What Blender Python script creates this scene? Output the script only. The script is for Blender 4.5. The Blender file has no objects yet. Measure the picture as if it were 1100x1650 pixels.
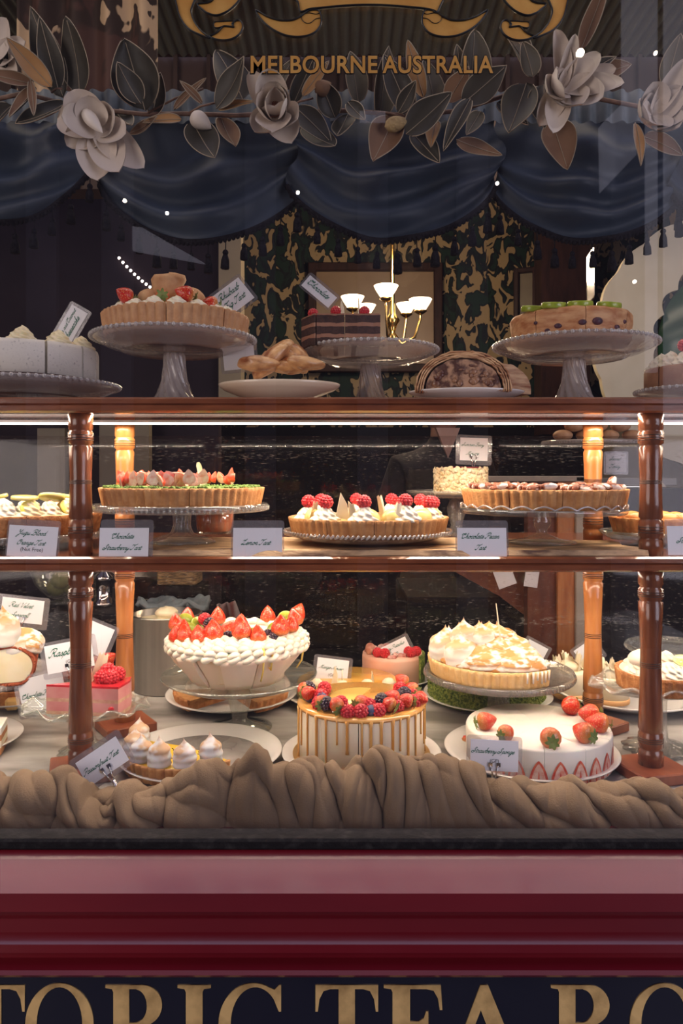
import bpy, bmesh, math, random
from mathutils import Vector, Matrix, Euler, noise
PI = math.pi
random.seed(7)
sc = bpy.context.scene
COL = sc.collection
# ------------------------------------------------------------ camera, world, exposure
F = 1200.0            # focal length in pixels of the 1100 px wide frame
HOR = 765.0           # row of the horizon
CAMZ = 1.5
cam_d = bpy.data.cameras.new('camera'); cam = bpy.data.objects.new('camera', cam_d); COL.objects.link(cam)
cam.location = (0, 0, CAMZ); cam.rotation_euler = (PI/2, 0, 0)
cam_d.sensor_fit = 'HORIZONTAL'; cam_d.sensor_width = 36.0; cam_d.lens = 36.0*F/1100.0
cam_d.shift_y = -(825.0-HOR)/1100.0
cam_d.clip_start = 0.02; cam_d.clip_end = 60
sc.camera = cam
sc.view_settings.view_transform = 'Standard'; sc.view_settings.look = 'None'
sc.view_settings.gamma = 1; sc.view_settings.use_curve_mapping = False
sc.view_settings.exposure = 0.0
sc.cycles.max_bounces = 12; sc.cycles.diffuse_bounces = 4; sc.cycles.glossy_bounces = 4
sc.cycles.transmission_bounces = 8; sc.cycles.transparent_max_bounces = 40
sc.cycles.caustics_reflective = False; sc.cycles.caustics_refractive = False
sc.cycles.sample_clamp_indirect = 4.0
try:
    sc.cycles.use_denoising = True; sc.cycles.denoiser = 'OPENIMAGEDENOISE'
except Exception: pass

w = bpy.data.worlds.new('laneway_sky'); sc.world = w; w.use_nodes = True
nt = w.node_tree; nt.nodes.clear()
o_ = nt.nodes.new('ShaderNodeOutputWorld'); bg = nt.nodes.new('ShaderNodeBackground')
tc = nt.nodes.new('ShaderNodeTexCoord'); sp = nt.nodes.new('ShaderNodeSeparateXYZ'); rp = nt.nodes.new('ShaderNodeValToRGB')
nt.links.new(tc.outputs['Generated'], sp.inputs[0]); nt.links.new(sp.outputs['Z'], rp.inputs[0])
nt.links.new(rp.outputs[0], bg.inputs[0]); nt.links.new(bg.outputs[0], o_.inputs[0])
e = rp.color_ramp.elements
e[0].position = 0.0; e[0].color = (0.012, 0.011, 0.018, 1)
e[1].position = 1.0; e[1].color = (0.30, 0.28, 0.38, 1)
x_ = e.new(0.25); x_.color = (0.035, 0.032, 0.05, 1)
x_ = e.new(0.6); x_.color = (0.14, 0.13, 0.19, 1)
bg.inputs[1].default_value = 0.9

def area(name, loc, size, power, color, parent=None, rot=(0, 0, 0), spread=PI):
    l = bpy.data.lights.new(name, 'AREA'); l.shape = 'RECTANGLE'; l.size, l.size_y = size
    l.energy = power; l.color = color; l.spread = spread
    ob = bpy.data.objects.new(name, l); COL.objects.link(ob); ob.location = loc; ob.rotation_euler = rot
    if parent: ob.parent = parent
    return ob
WARM = (1.0, 0.82, 0.62)
LED_P, LED_LOW, LED_E = 9.5, 10.5, 2.6
SPOT_P, ROOM_P, STREET_P, SIDE_P = 12.0, 34.0, 120.0, 70.0
area('laneway_skylight', (0, 0.7, 6.2), (9.0, 3.8), STREET_P, (0.62, 0.66, 1.0))
for sx in (-1, 1):   # soft fill panels added in the street, left and right, outside the pane's reflection
    area('side_fill', (sx*2.95, -1.6, 2.0), (2.0, 2.6), SIDE_P, (1.0, .88, .80) if sx < 0 else (.90, .88, 1.0),
         rot=(math.radians(90), 0, math.radians(sx*42)))
# ------------------------------------------------------------ helpers
def X(px, d): return (px-550.0)*d/F
def Z(py, d): return CAMZ-(py-HOR)*d/F
def D(py, z): return (CAMZ-z)*F/(py-HOR)
def lerp(a, b, t): return a+(b-a)*t

class MB:
    def __init__(s): s.v = []; s.f = []; s.m = []; s.sm = []; s.mi = 0; s.smooth = True
    def add(s, vs, fs, M=None, mi=None, smooth=None):
        o = len(s.v)
        if M is not None: vs = [M @ Vector(v) for v in vs]
        s.v += [tuple(v) for v in vs]
        for f in fs:
            s.f.append(tuple(i+o for i in f)); s.m.append(s.mi if mi is None else mi)
            s.sm.append(s.smooth if smooth is None else smooth)
        return s
    def box(s, c, d, M=None, mi=None, bev=0.0):
        x, y, z = [a/2 for a in d]
        if bev <= 0:
            vs = [(c[0]+i*x, c[1]+j*y, c[2]+k*z) for i in (-1, 1) for j in (-1, 1) for k in (-1, 1)]
            fs = [(0, 1, 3, 2), (4, 6, 7, 5), (0, 4, 5, 1), (2, 3, 7, 6), (0, 2, 6, 4), (1, 5, 7, 3)]
            return s.add(vs, fs, M, mi, False)
        # chamfered box
        b = min(bev, x*.9, y*.9, z*.9); vs = []; idx = {}
        for i in (-1, 1):
            for j in (-1, 1):
                for k in (-1, 1):
                    for a in range(3):
                        p = [i*(x if a == 0 else x-b), j*(y if a == 1 else y-b), k*(z if a == 2 else z-b)]
                        idx[(i, j, k, a)] = len(vs); vs.append((c[0]+p[0], c[1]+p[1], c[2]+p[2]))
        fs = []
        for a in range(3):
            for sg in (-1, 1):
                o = [q for q in range(3) if q != a]; q = []
                for (u, v) in ((-1, -1), (1, -1), (1, 1), (-1, 1)):
                    key = [0, 0, 0]; key[a] = sg; key[o[0]] = u; key[o[1]] = v
                    q.append(idx[(*key, a)])
                fs.append(tuple(q))
        for a in range(3):
            o = [q for q in range(3) if q != a]
            for u in (-1, 1):
                for v in (-1, 1):
                    q = []
                    for t, fa in ((-1, o[0]), (1, o[0]), (1, o[1]), (-1, o[1])):
                        key = [0, 0, 0]; key[a] = t; key[o[0]] = u; key[o[1]] = v
                        q.append(idx[(*key, fa)])
                    fs.append(tuple(q))
        for i in (-1, 1):
            for j in (-1, 1):
                for k in (-1, 1): fs.append((idx[(i, j, k, 0)], idx[(i, j, k, 1)], idx[(i, j, k, 2)]))
        return s.add(vs, fs, M, mi, False)
    def lathe(s, prof, n=48, a0=0.0, a1=2*PI, rmod=None, M=None, mi=None, capmi=None, smooth=None, twist=0.0):
        full = abs(a1-a0-2*PI) < 1e-6; m = n if full else n+1; vs = []; fs = []
        for i in range(m):
            th = a0+(a1-a0)*i/n
            for j, p in enumerate(prof):
                r, z = p; q = r, z
                if rmod: q = rmod(th, j, r, z)
                t = th+twist*z
                vs.append((q[0]*math.cos(t), q[0]*math.sin(t), q[1]))
        k = len(prof)
        for i in range(n):
            a = i*k; b = ((i+1) % m)*k
            for j in range(k-1):
                if prof[j][0] < 1e-7 and prof[j+1][0] < 1e-7: continue
                fs.append((a+j, b+j, b+j+1, a+j+1))
        s.add(vs, fs, M, mi, smooth)
        if not full:
            o = len(vs)
            for i, rev in ((0, True), (n, False)):
                ring = list(vs[i*k:(i+1)*k]); 
                if prof[0][0] > 1e-7: ring = [(0, 0, prof[0][1])]+ring
                if prof[-1][0] > 1e-7: ring = ring+[(0, 0, prof[-1][1])]
                ids = list(range(len(ring)))
                if rev: ids = ids[::-1]
                s.add(ring, [tuple(ids)], M, capmi if capmi is not None else mi, False)
        return s
    def ell(s, c, r, n=12, m=8, M=None, mi=None, jit=0.0, seed=0):
        vs = []; fs = []
        R = random.Random(seed)
        for j in range(m+1):
            ph = -PI/2+PI*j/m
            for i in range(n):
                th = 2*PI*i/n; k = 1+jit*(R.random()-.5)
                vs.append((c[0]+r[0]*math.cos(ph)*math.cos(th)*k, c[1]+r[1]*math.cos(ph)*math.sin(th)*k, c[2]+r[2]*math.sin(ph)*k))
        for j in range(m):
            for i in range(n): fs.append((j*n+i, j*n+(i+1) % n, (j+1)*n+(i+1) % n, (j+1)*n+i))
        return s.add(vs, fs, M, mi)
    def tube(s, pts, rad, n=8, M=None, mi=None, closed=False, caps=True, flat=1.0):
        pts = [Vector(p) for p in pts]; L = len(pts)
        if not hasattr(rad, '__len__'): rad = [rad]*L
        vs = []; fs = []; up = Vector((0, 0, 1)); prevn = None
        for i, p in enumerate(pts):
            if closed: t = pts[(i+1) % L]-pts[i-1]
            else: t = pts[min(i+1, L-1)]-pts[max(i-1, 0)]
            t = t.normalized() if t.length > 1e-9 else Vector((0, 0, 1))
            if prevn is None:
                a = up if abs(t.z) < .9 else Vector((1, 0, 0)); nn = t.cross(a).normalized()
            else:
                nn = (prevn-t*prevn.dot(t)); nn = nn.normalized() if nn.length > 1e-6 else t.orthogonal().normalized()
            prevn = nn; bb = t.cross(nn)
            for k in range(n):
                a = 2*PI*k/n; vs.append(p+(nn*math.cos(a)+bb*math.sin(a)*flat)*rad[i])
        seg = L if closed else L-1
        for i in range(seg):
            for k in range(n):
                a = i*n; b = ((i+1) % L)*n; fs.append((a+k, a+(k+1) % n, b+(k+1) % n, b+k))
        if caps and not closed:
            fs.append(tuple(range(n))[::-1]); fs.append(tuple((L-1)*n+k for k in range(n)))
        return s.add(vs, fs, M, mi)
    def prism(s, pts, y0, y1, M=None, mi=None):   # outline in x,z extruded along y
        n = len(pts); vs = [(p[0], y0, p[1]) for p in pts]+[(p[0], y1, p[1]) for p in pts]
        fs = [tuple(range(n)), tuple(range(2*n-1, n-1, -1))]+[(i, i+n, (i+1) % n+n, (i+1) % n) for i in range(n)]
        return s.add(vs, fs, M, mi, False)
    def grid(s, fn, nu, nv, M=None, mi=None, closeu=False):
        vs = []; fs = []
        for i in range(nu+(0 if closeu else 1)):
            for j in range(nv+1): vs.append(fn(i/nu, j/nv))
        k = nv+1; mm = nu if closeu else nu+1
        for i in range(nu):
            for j in range(nv):
                a = i*k+j; b = ((i+1) % mm)*k+j; fs.append((a, b, b+1, a+1))
        return s.add(vs, fs, M, mi)

def link_mesh(name, mb, mats, parent=None, loc=(0, 0, 0), rot=(0, 0, 0), label=None):
    me = bpy.data.meshes.new(name); me.from_pydata(mb.v, [], mb.f)
    if not isinstance(mats, (list, tuple)): mats = [mats]
    for m in mats: me.materials.append(m)
    me.polygons.foreach_set('material_index', mb.m); me.polygons.foreach_set('use_smooth', mb.sm)
    me.validate(); me.update()
    ob = bpy.data.objects.new(name, me); COL.objects.link(ob)
    ob.location = loc; ob.rotation_euler = rot
    if parent: ob.parent = parent
    if label: ob['label'] = label
    return ob
part = link_mesh
def thing(name, label, cat, loc=(0, 0, 0), rot=(0, 0, 0), group=None):
    o = bpy.data.objects.new(name, None); COL.objects.link(o); o.empty_display_size = .03
    o.location = loc; o.rotation_euler = rot; o['label'] = label; o['category'] = cat
    if group: o['group'] = group
    return o
def tag(o, label, cat, group=None):
    o['label'] = label; o['category'] = cat
    if group: o['group'] = group
    return o
def struct(name, mb, mats):
    o = link_mesh(name, mb, mats); o['kind'] = 'structure'; return o
def place(src, parent, loc, rot=(0, 0, 0), s=1.0):
    """copy of a prototype part (with its sub-parts) under a thing"""
    c = src.copy(); COL.objects.link(c); c.parent = parent; c.location = loc; c.rotation_euler = rot
    c.scale = (s, s, s) if not hasattr(s, '__len__') else s
    for g in PROTO.get(src.name, []):
        d = g.copy(); COL.objects.link(d); d.parent = c
    return c
PROTO = {}
def proto(ob, subs=()):
    PROTO[ob.name] = list(subs)
    for q in list(subs)+[ob]: COL.objects.unlink(q)
    return ob

# ------------------------------------------------------------ materials
def mat(name, c1, c2=None, scale=20, rough=.5, bump=0.0, bscale=None, metal=0, spec=.5, sss=0, ramp=(.35, .65),
        stretch=(1, 1, 1), coat=0, detail=4, c3=None, emit=None, bdetail=4, trans=0, alpha=1):
    m = bpy.data.materials.new(name); m.use_nodes = True; n = m.node_tree; b = n.nodes['Principled BSDF']
    b.inputs['Base Color'].default_value = (*c1, 1); b.inputs['Roughness'].default_value = rough
    b.inputs['Metallic'].default_value = metal; b.inputs['Specular IOR Level'].default_value = spec
    b.inputs['Coat Weight'].default_value = coat; b.inputs['Coat Roughness'].default_value = .08
    b.inputs['Transmission Weight'].default_value = trans; b.inputs['Alpha'].default_value = alpha
    if sss:
        b.inputs['Subsurface Weight'].default_value = sss; b.inputs['Subsurface Scale'].default_value = .004
    if c2 is not None or bump:
        t = n.nodes.new('ShaderNodeTexCoord'); mp = n.nodes.new('ShaderNodeMapping'); mp.inputs['Scale'].default_value = stretch
        n.links.new(t.outputs['Object'], mp.inputs[0])
    if c2 is not None:
        nz = n.nodes.new('ShaderNodeTexNoise'); nz.inputs['Scale'].default_value = scale; nz.inputs['Detail'].default_value = detail
        n.links.new(mp.outputs[0], nz.inputs['Vector'])
        r = n.nodes.new('ShaderNodeValToRGB'); r.color_ramp.elements[0].position = ramp[0]; r.color_ramp.elements[1].position = ramp[1]
        r.color_ramp.elements[0].color = (*c1, 1); r.color_ramp.elements[1].color = (*c2, 1)
        if c3 is not None:
            q = r.color_ramp.elements.new(min(.99, ramp[1]+.08)); q.color = (*c3, 1)
        n.links.new(nz.outputs[0], r.inputs[0]); n.links.new(r.outputs[0], b.inputs['Base Color'])
    if bump:
        nb = n.nodes.new('ShaderNodeTexNoise'); nb.inputs['Scale'].default_value = bscale or scale; nb.inputs['Detail'].default_value = bdetail
        n.links.new(mp.outputs[0], nb.inputs['Vector'])
        bp = n.nodes.new('ShaderNodeBump'); bp.inputs['Strength'].default_value = bump; bp.inputs['Distance'].default_value = .004
        n.links.new(nb.outputs[0], bp.inputs['Height']); n.links.new(bp.outputs[0], b.inputs['Normal'])
    if emit:
        b.inputs['Emission Color'].default_value = (*emit[0], 1); b.inputs['Emission Strength'].default_value = emit[1]
    return m
def glassmat(name, tint=(.96, .97, .97), milk=.06, milkcol=(.8, .8, .78), rough=.03, boost=1.0, bump=0.0, bscale=60, ior=1.5):
    m = bpy.data.materials.new(name); m.use_nodes = True; n = m.node_tree; n.nodes.clear()
    out = n.nodes.new('ShaderNodeOutputMaterial'); tr = n.nodes.new('ShaderNodeBsdfTransparent'); tr.inputs[0].default_value = (*tint, 1)
    df = n.nodes.new('ShaderNodeBsdfDiffuse'); df.inputs[0].default_value = (*milkcol, 1)
    gl = n.nodes.new('ShaderNodeBsdfGlossy'); gl.inputs['Roughness'].default_value = rough; gl.inputs[0].default_value = (1, 1, 1, 1)
    m1 = n.nodes.new('ShaderNodeMixShader'); m1.inputs[0].default_value = milk
    m2 = n.nodes.new('ShaderNodeMixShader'); fr = n.nodes.new('ShaderNodeLayerWeight')
    pw = n.nodes.new('ShaderNodeMath'); pw.operation = 'POWER'; pw.inputs[1].default_value = 4.0; n.links.new(fr.outputs['Facing'], pw.inputs[0])
    ml = n.nodes.new('ShaderNodeMath'); ml.operation = 'MULTIPLY_ADD'; ml.inputs[1].default_value = .55*boost; ml.inputs[2].default_value = .04*boost; ml.use_clamp = True
    n.links.new(tr.outputs[0], m1.inputs[1]); n.links.new(df.outputs[0], m1.inputs[2])
    n.links.new(pw.outputs[0], ml.inputs[0]); n.links.new(ml.outputs[0], m2.inputs[0])
    n.links.new(m1.outputs[0], m2.inputs[1]); n.links.new(gl.outputs[0], m2.inputs[2]); n.links.new(m2.outputs[0], out.inputs[0])
    if bump:
        t = n.nodes.new('ShaderNodeTexCoord'); nb = n.nodes.new('ShaderNodeTexNoise'); nb.inputs['Scale'].default_value = bscale
        n.links.new(t.outputs['Object'], nb.inputs['Vector']); bp = n.nodes.new('ShaderNodeBump')
        bp.inputs['Strength'].default_value = bump; bp.inputs['Distance'].default_value = .003
        n.links.new(nb.outputs[0], bp.inputs['Height']); n.links.new(bp.outputs[0], gl.inputs['Normal']); n.links.new(bp.outputs[0], fr.inputs['Normal'])
    return m
def toastmat(name, white=(.86, .83, .76), tan=(.62, .33, .12), lo=.012, hi=.04, amt=1.0):
    """meringue: torched brown patches between two heights of the piece"""
    m = mat(name, white, rough=.55, sss=.1); n = m.node_tree; b = n.nodes['Principled BSDF']
    t = n.nodes.new('ShaderNodeTexCoord'); s = n.nodes.new('ShaderNodeSeparateXYZ'); n.links.new(t.outputs['Object'], s.inputs[0])
    mr = n.nodes.new('ShaderNodeMapRange'); mr.inputs[1].default_value = lo; mr.inputs[2].default_value = hi
    n.links.new(s.outputs['Z'], mr.inputs[0])
    nz = n.nodes.new('ShaderNodeTexNoise'); nz.inputs['Scale'].default_value = 42; nz.inputs['Detail'].default_value = 2
    mp = n.nodes.new('ShaderNodeMapping'); mp.inputs['Scale'].default_value = (1, 1, 2.2)
    n.links.new(t.outputs['Object'], mp.inputs[0]); n.links.new(mp.outputs[0], nz.inputs['Vector'])
    r = n.nodes.new('ShaderNodeValToRGB'); r.color_ramp.elements[0].position = .40; r.color_ramp.elements[1].position = .54
    n.links.new(nz.outputs[0], r.inputs[0])
    mu = n.nodes.new('ShaderNodeMath'); mu.operation = 'MULTIPLY'; n.links.new(r.outputs[0], mu.inputs[0]); n.links.new(mr.outputs[0], mu.inputs[1])
    mu2 = n.nodes.new('ShaderNodeMath'); mu2.operation = 'MULTIPLY'; mu2.inputs[1].default_value = amt; n.links.new(mu.outputs[0], mu2.inputs[0])
    mx = n.nodes.new('ShaderNodeMix'); mx.data_type = 'RGBA'; mx.inputs[6].default_value = (*white, 1); mx.inputs[7].default_value = (*tan, 1)
    n.links.new(mu2.outputs[0], mx.inputs[0]); n.links.new(mx.outputs[2], b.inputs['Base Color'])
    return m
def seedmat(name, red, pale, seed=(.75, .5, .18), zlo=0, zhi=.01, scale=420):
    """strawberry skin: red fading to pale under the calyx, small dimpled seeds"""
    m = mat(name, red, rough=.28, coat=.3); n = m.node_tree; b = n.nodes['Principled BSDF']
    t = n.nodes.new('ShaderNodeTexCoord'); s = n.nodes.new('ShaderNodeSeparateXYZ'); n.links.new(t.outputs['Object'], s.inputs[0])
    mr = n.nodes.new('ShaderNodeMapRange'); mr.inputs[1].default_value = zlo; mr.inputs[2].default_value = zhi
    n.links.new(s.outputs['Z'], mr.inputs[0])
    mx = n.nodes.new('ShaderNodeMix'); mx.data_type = 'RGBA'; mx.inputs[6].default_value = (*red, 1); mx.inputs[7].default_value = (*pale, 1)
    n.links.new(mr.outputs[0], mx.inputs[0])
    v = n.nodes.new('ShaderNodeTexVoronoi'); v.inputs['Scale'].default_value = scale; n.links.new(t.outputs['Object'], v.inputs['Vector'])
    r = n.nodes.new('ShaderNodeValToRGB'); r.color_ramp.elements[0].position = .16; r.color_ramp.elements[1].position = .3
    r.color_ramp.elements[0].color = (1, 1, 1, 1); r.color_ramp.elements[1].color = (0, 0, 0, 1)
    n.links.new(v.outputs['Distance'], r.inputs[0])
    m2 = n.nodes.new('ShaderNodeMix'); m2.data_type = 'RGBA'; m2.inputs[7].default_value = (*seed, 1)
    n.links.new(r.outputs[0], m2.inputs[0]); n.links.new(mx.outputs[2], m2.inputs[6]); n.links.new(m2.outputs[2], b.inputs['Base Color'])
    bp = n.nodes.new('ShaderNodeBump'); bp.inputs['Strength'].default_value = .5; bp.inputs['Distance'].default_value = .001
    n.links.new(v.outputs['Distance'], bp.inputs['Height']); n.links.new(bp.outputs[0], b.inputs['Normal'])
    return m
def damask(name, base, gold, dark, scale, rough=.6, thr=(.52, .56)):
    m = mat(name, base, rough=rough, spec=.15); n = m.node_tree; b = n.nodes['Principled BSDF']
    t = n.nodes.new('ShaderNodeTexCoord'); mp = n.nodes.new('ShaderNodeMapping'); mp.inputs['Scale'].default_value = (scale, scale, scale*.62)
    n.links.new(t.outputs['Object'], mp.inputs[0])
    nz = n.nodes.new('ShaderNodeTexNoise'); nz.inputs['Scale'].default_value = 1.0; nz.inputs['Detail'].default_value = 2.5; nz.inputs['Distortion'].default_value = .9
    n.links.new(mp.outputs[0], nz.inputs['Vector'])
    r = n.nodes.new('ShaderNodeValToRGB'); el = r.color_ramp.elements
    el[0].position = .42; el[0].color = (*base, 1); el[1].position = .46; el[1].color = (*dark, 1)
    for p, c in ((thr[0], dark), (thr[0]+.02, gold), (.70, gold), (.72, dark)):
        q = el.new(p); q.color = (*c, 1)
    n.links.new(nz.outputs[0], r.inputs[0]); n.links.new(r.outputs[0], b.inputs['Base Color'])
    return m

WOOD = mat('mahogany', (.13, .034, .013), (.29, .088, .030), 9, .26, .15, 40, stretch=(1.2, 6, 6), coat=.5, ramp=(.3, .7))
WOODV = mat('turned_mahogany', (.105, .031, .014), (.215, .070, .028), 14, .24, .12, 50, stretch=(5, 5, .7), coat=.5, ramp=(.3, .7))
WOODH = mat('orange_and_lit_wood', (.42, .14, .035), (.60, .25, .075), 14, .28, .1, 50, stretch=(5, 5, .7), coat=.5, ramp=(.3, .7))  # back posts: mahogany with orange light put into the colour; cabinet post is orange
GROOVE = mat('wood_groove', (.035, .012, .006), rough=.5)
MARBLE = mat('marble', (.20, .185, .17), (.50, .48, .45), 3.5, .22, detail=8, stretch=(1, 3.2, 1), ramp=(.36, .6), c3=(.58, .56, .52))
REDP = mat('maroon_gloss_paint', (.105, .004, .010), (.135, .006, .012), 6, .27, .07, 26, stretch=(.35, 1.5, 1.5), coat=.6)
NAVY = mat('navy_panel_paint', (.006, .006, .018), rough=.12, coat=.4)
BLACKM = mat('black_rubber', (.008, .007, .009), (.03, .028, .03), 60, .75, .5, 140, spec=.12, ramp=(.5, .8))
DARKW = mat('dark_stained_wood', (.02, .009, .007), (.04, .016, .011), 8, .45, spec=.15, stretch=(5, 5, 1))
DARK = mat('black_paint', (.006, .005, .007), rough=.6, spec=.12)
GOLD = mat('gold_leaf', (.66, .31, .075), (.78, .42, .12), 26, .32, .12, 90, metal=.55, spec=.5)
GOLDS = mat('antique_gold_leaf', (.36, .20, .08), (.95, .62, .27), 15, .35, .4, 45, metal=.5, ramp=(.38, .62), detail=7)
INKM = mat('black_outline_paint', (.003, .003, .006), rough=.4)
LEDM = mat('led_diffuser', (1, 1, 1), emit=((1.0, .86, .70), LED_E))
ALU = mat('aluminium', (.62, .60, .58), rough=.32, metal=1)
STEEL = mat('brushed_steel', (.42, .40, .37), (.50, .47, .44), 3, .3, .05, 60, metal=1, stretch=(30, 30, 1))
CHROME = mat('chrome', (.75, .75, .75), rough=.08, metal=1)
PORC = mat('white_porcelain', (.80, .78, .74), rough=.14, coat=.4)
CRUST = mat('shortcrust_pastry', (.46, .195, .055), (.62, .32, .115), 60, .6, .35, 320, ramp=(.35, .7))
CRUSTP = mat('pale_pastry', (.56, .28, .12), (.68, .39, .19), 60, .62, .4, 320, ramp=(.35, .7))
CRUSTD = mat('brown_pastry', (.36, .125, .032), (.58, .26, .085), 70, .6, .6, 260)
CREAM = mat('whipped_cream', (.86, .80, .66), rough=.45, sss=.15)
CREAMY = mat('yellow_cream', (.85, .74, .44), (.90, .82, .60), 30, .45, sss=.1)
WHITEC = mat('white_frosting', (.86, .81, .70), (.88, .84, .74), 14, .4, .08, 60, sss=.1)
TOAST = toastmat('torched_meringue')
TOASTL = toastmat('lightly_torched_meringue', (.82, .83, .84), (.58, .33, .14), .006, .018, .85)
TOASTB = toastmat('torched_meringue_dome', (.88, .85, .78), (.60, .30, .09), .0, .015, 1.0)
STRAW = seedmat('strawberry_skin', (.60, .022, .006), (.76, .34, .10), zlo=.008, zhi=-.001)
STRAWO = seedmat('glazed_strawberry_skin', (.66, .035, .008), (.80, .36, .11), zlo=.013, zhi=-.002)
STRAWF = mat('strawberry_flesh', (.80, .32, .22), (.90, .68, .55), 90, .35, ramp=(.35, .6), spec=.4, coat=.3)
STRAWI = mat('strawberry_cut_rim', (.66, .05, .02), (.74, .12, .05), 90, .3, coat=.3)
LEAFG = mat('strawberry_calyx', (.13, .20, .035), (.26, .32, .10), 90, .6)
RASP = mat('raspberry', (.52, .012, .022), (.62, .03, .04), 120, .3, coat=.25, sss=.1)
BLACKB = mat('blackberry', (.012, .006, .016), (.035, .01, .03), 120, .2, coat=.4)
BLUEB = mat('blueberry', (.035, .045, .11), (.09, .10, .19), 70, .5)
KIWI = mat('kiwi', (.26, .36, .02), (.40, .48, .06), 60, .3, coat=.3)
WCHOC = mat('white_chocolate', (.84, .74, .52), rough=.38)
CHOC = mat('chocolate_sponge', (.030, .010, .007), (.06, .022, .014), 160, .7, .5, 300)
CHOCF = mat('chocolate_mousse', (.30, .14, .085), (.36, .18, .11), 40, .5)
PAPER = mat('card_paper', (.80, .81, .84), rough=.5)
INKG = mat('green_ink', (.004, .13, .075), rough=.5)
INKB = mat('grey_ink', (.05, .05, .055), rough=.5)
SLEEVE = glassmat('laminate', (.90, .89, .90), .14, (.55, .53, .56), .12, 1.0)
GLASS = glassmat('pressed_glass', (.95, .96, .94), .12, (.85, .84, .78), .05, 1.6, .3, 120)
GLASSM = glassmat('frosted_pressed_glass', (.93, .92, .91), .33, (.76, .68, .64), .10, 1.3, .3, 90)
GLASSC = glassmat('clear_glass', (.96, .98, .95), .07, (.85, .9, .84), .03, 1.8)
BEAD = glassmat('glass_bead', (.88, .87, .87), .32, (.8, .78, .76), .06, 2.4)
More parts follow.
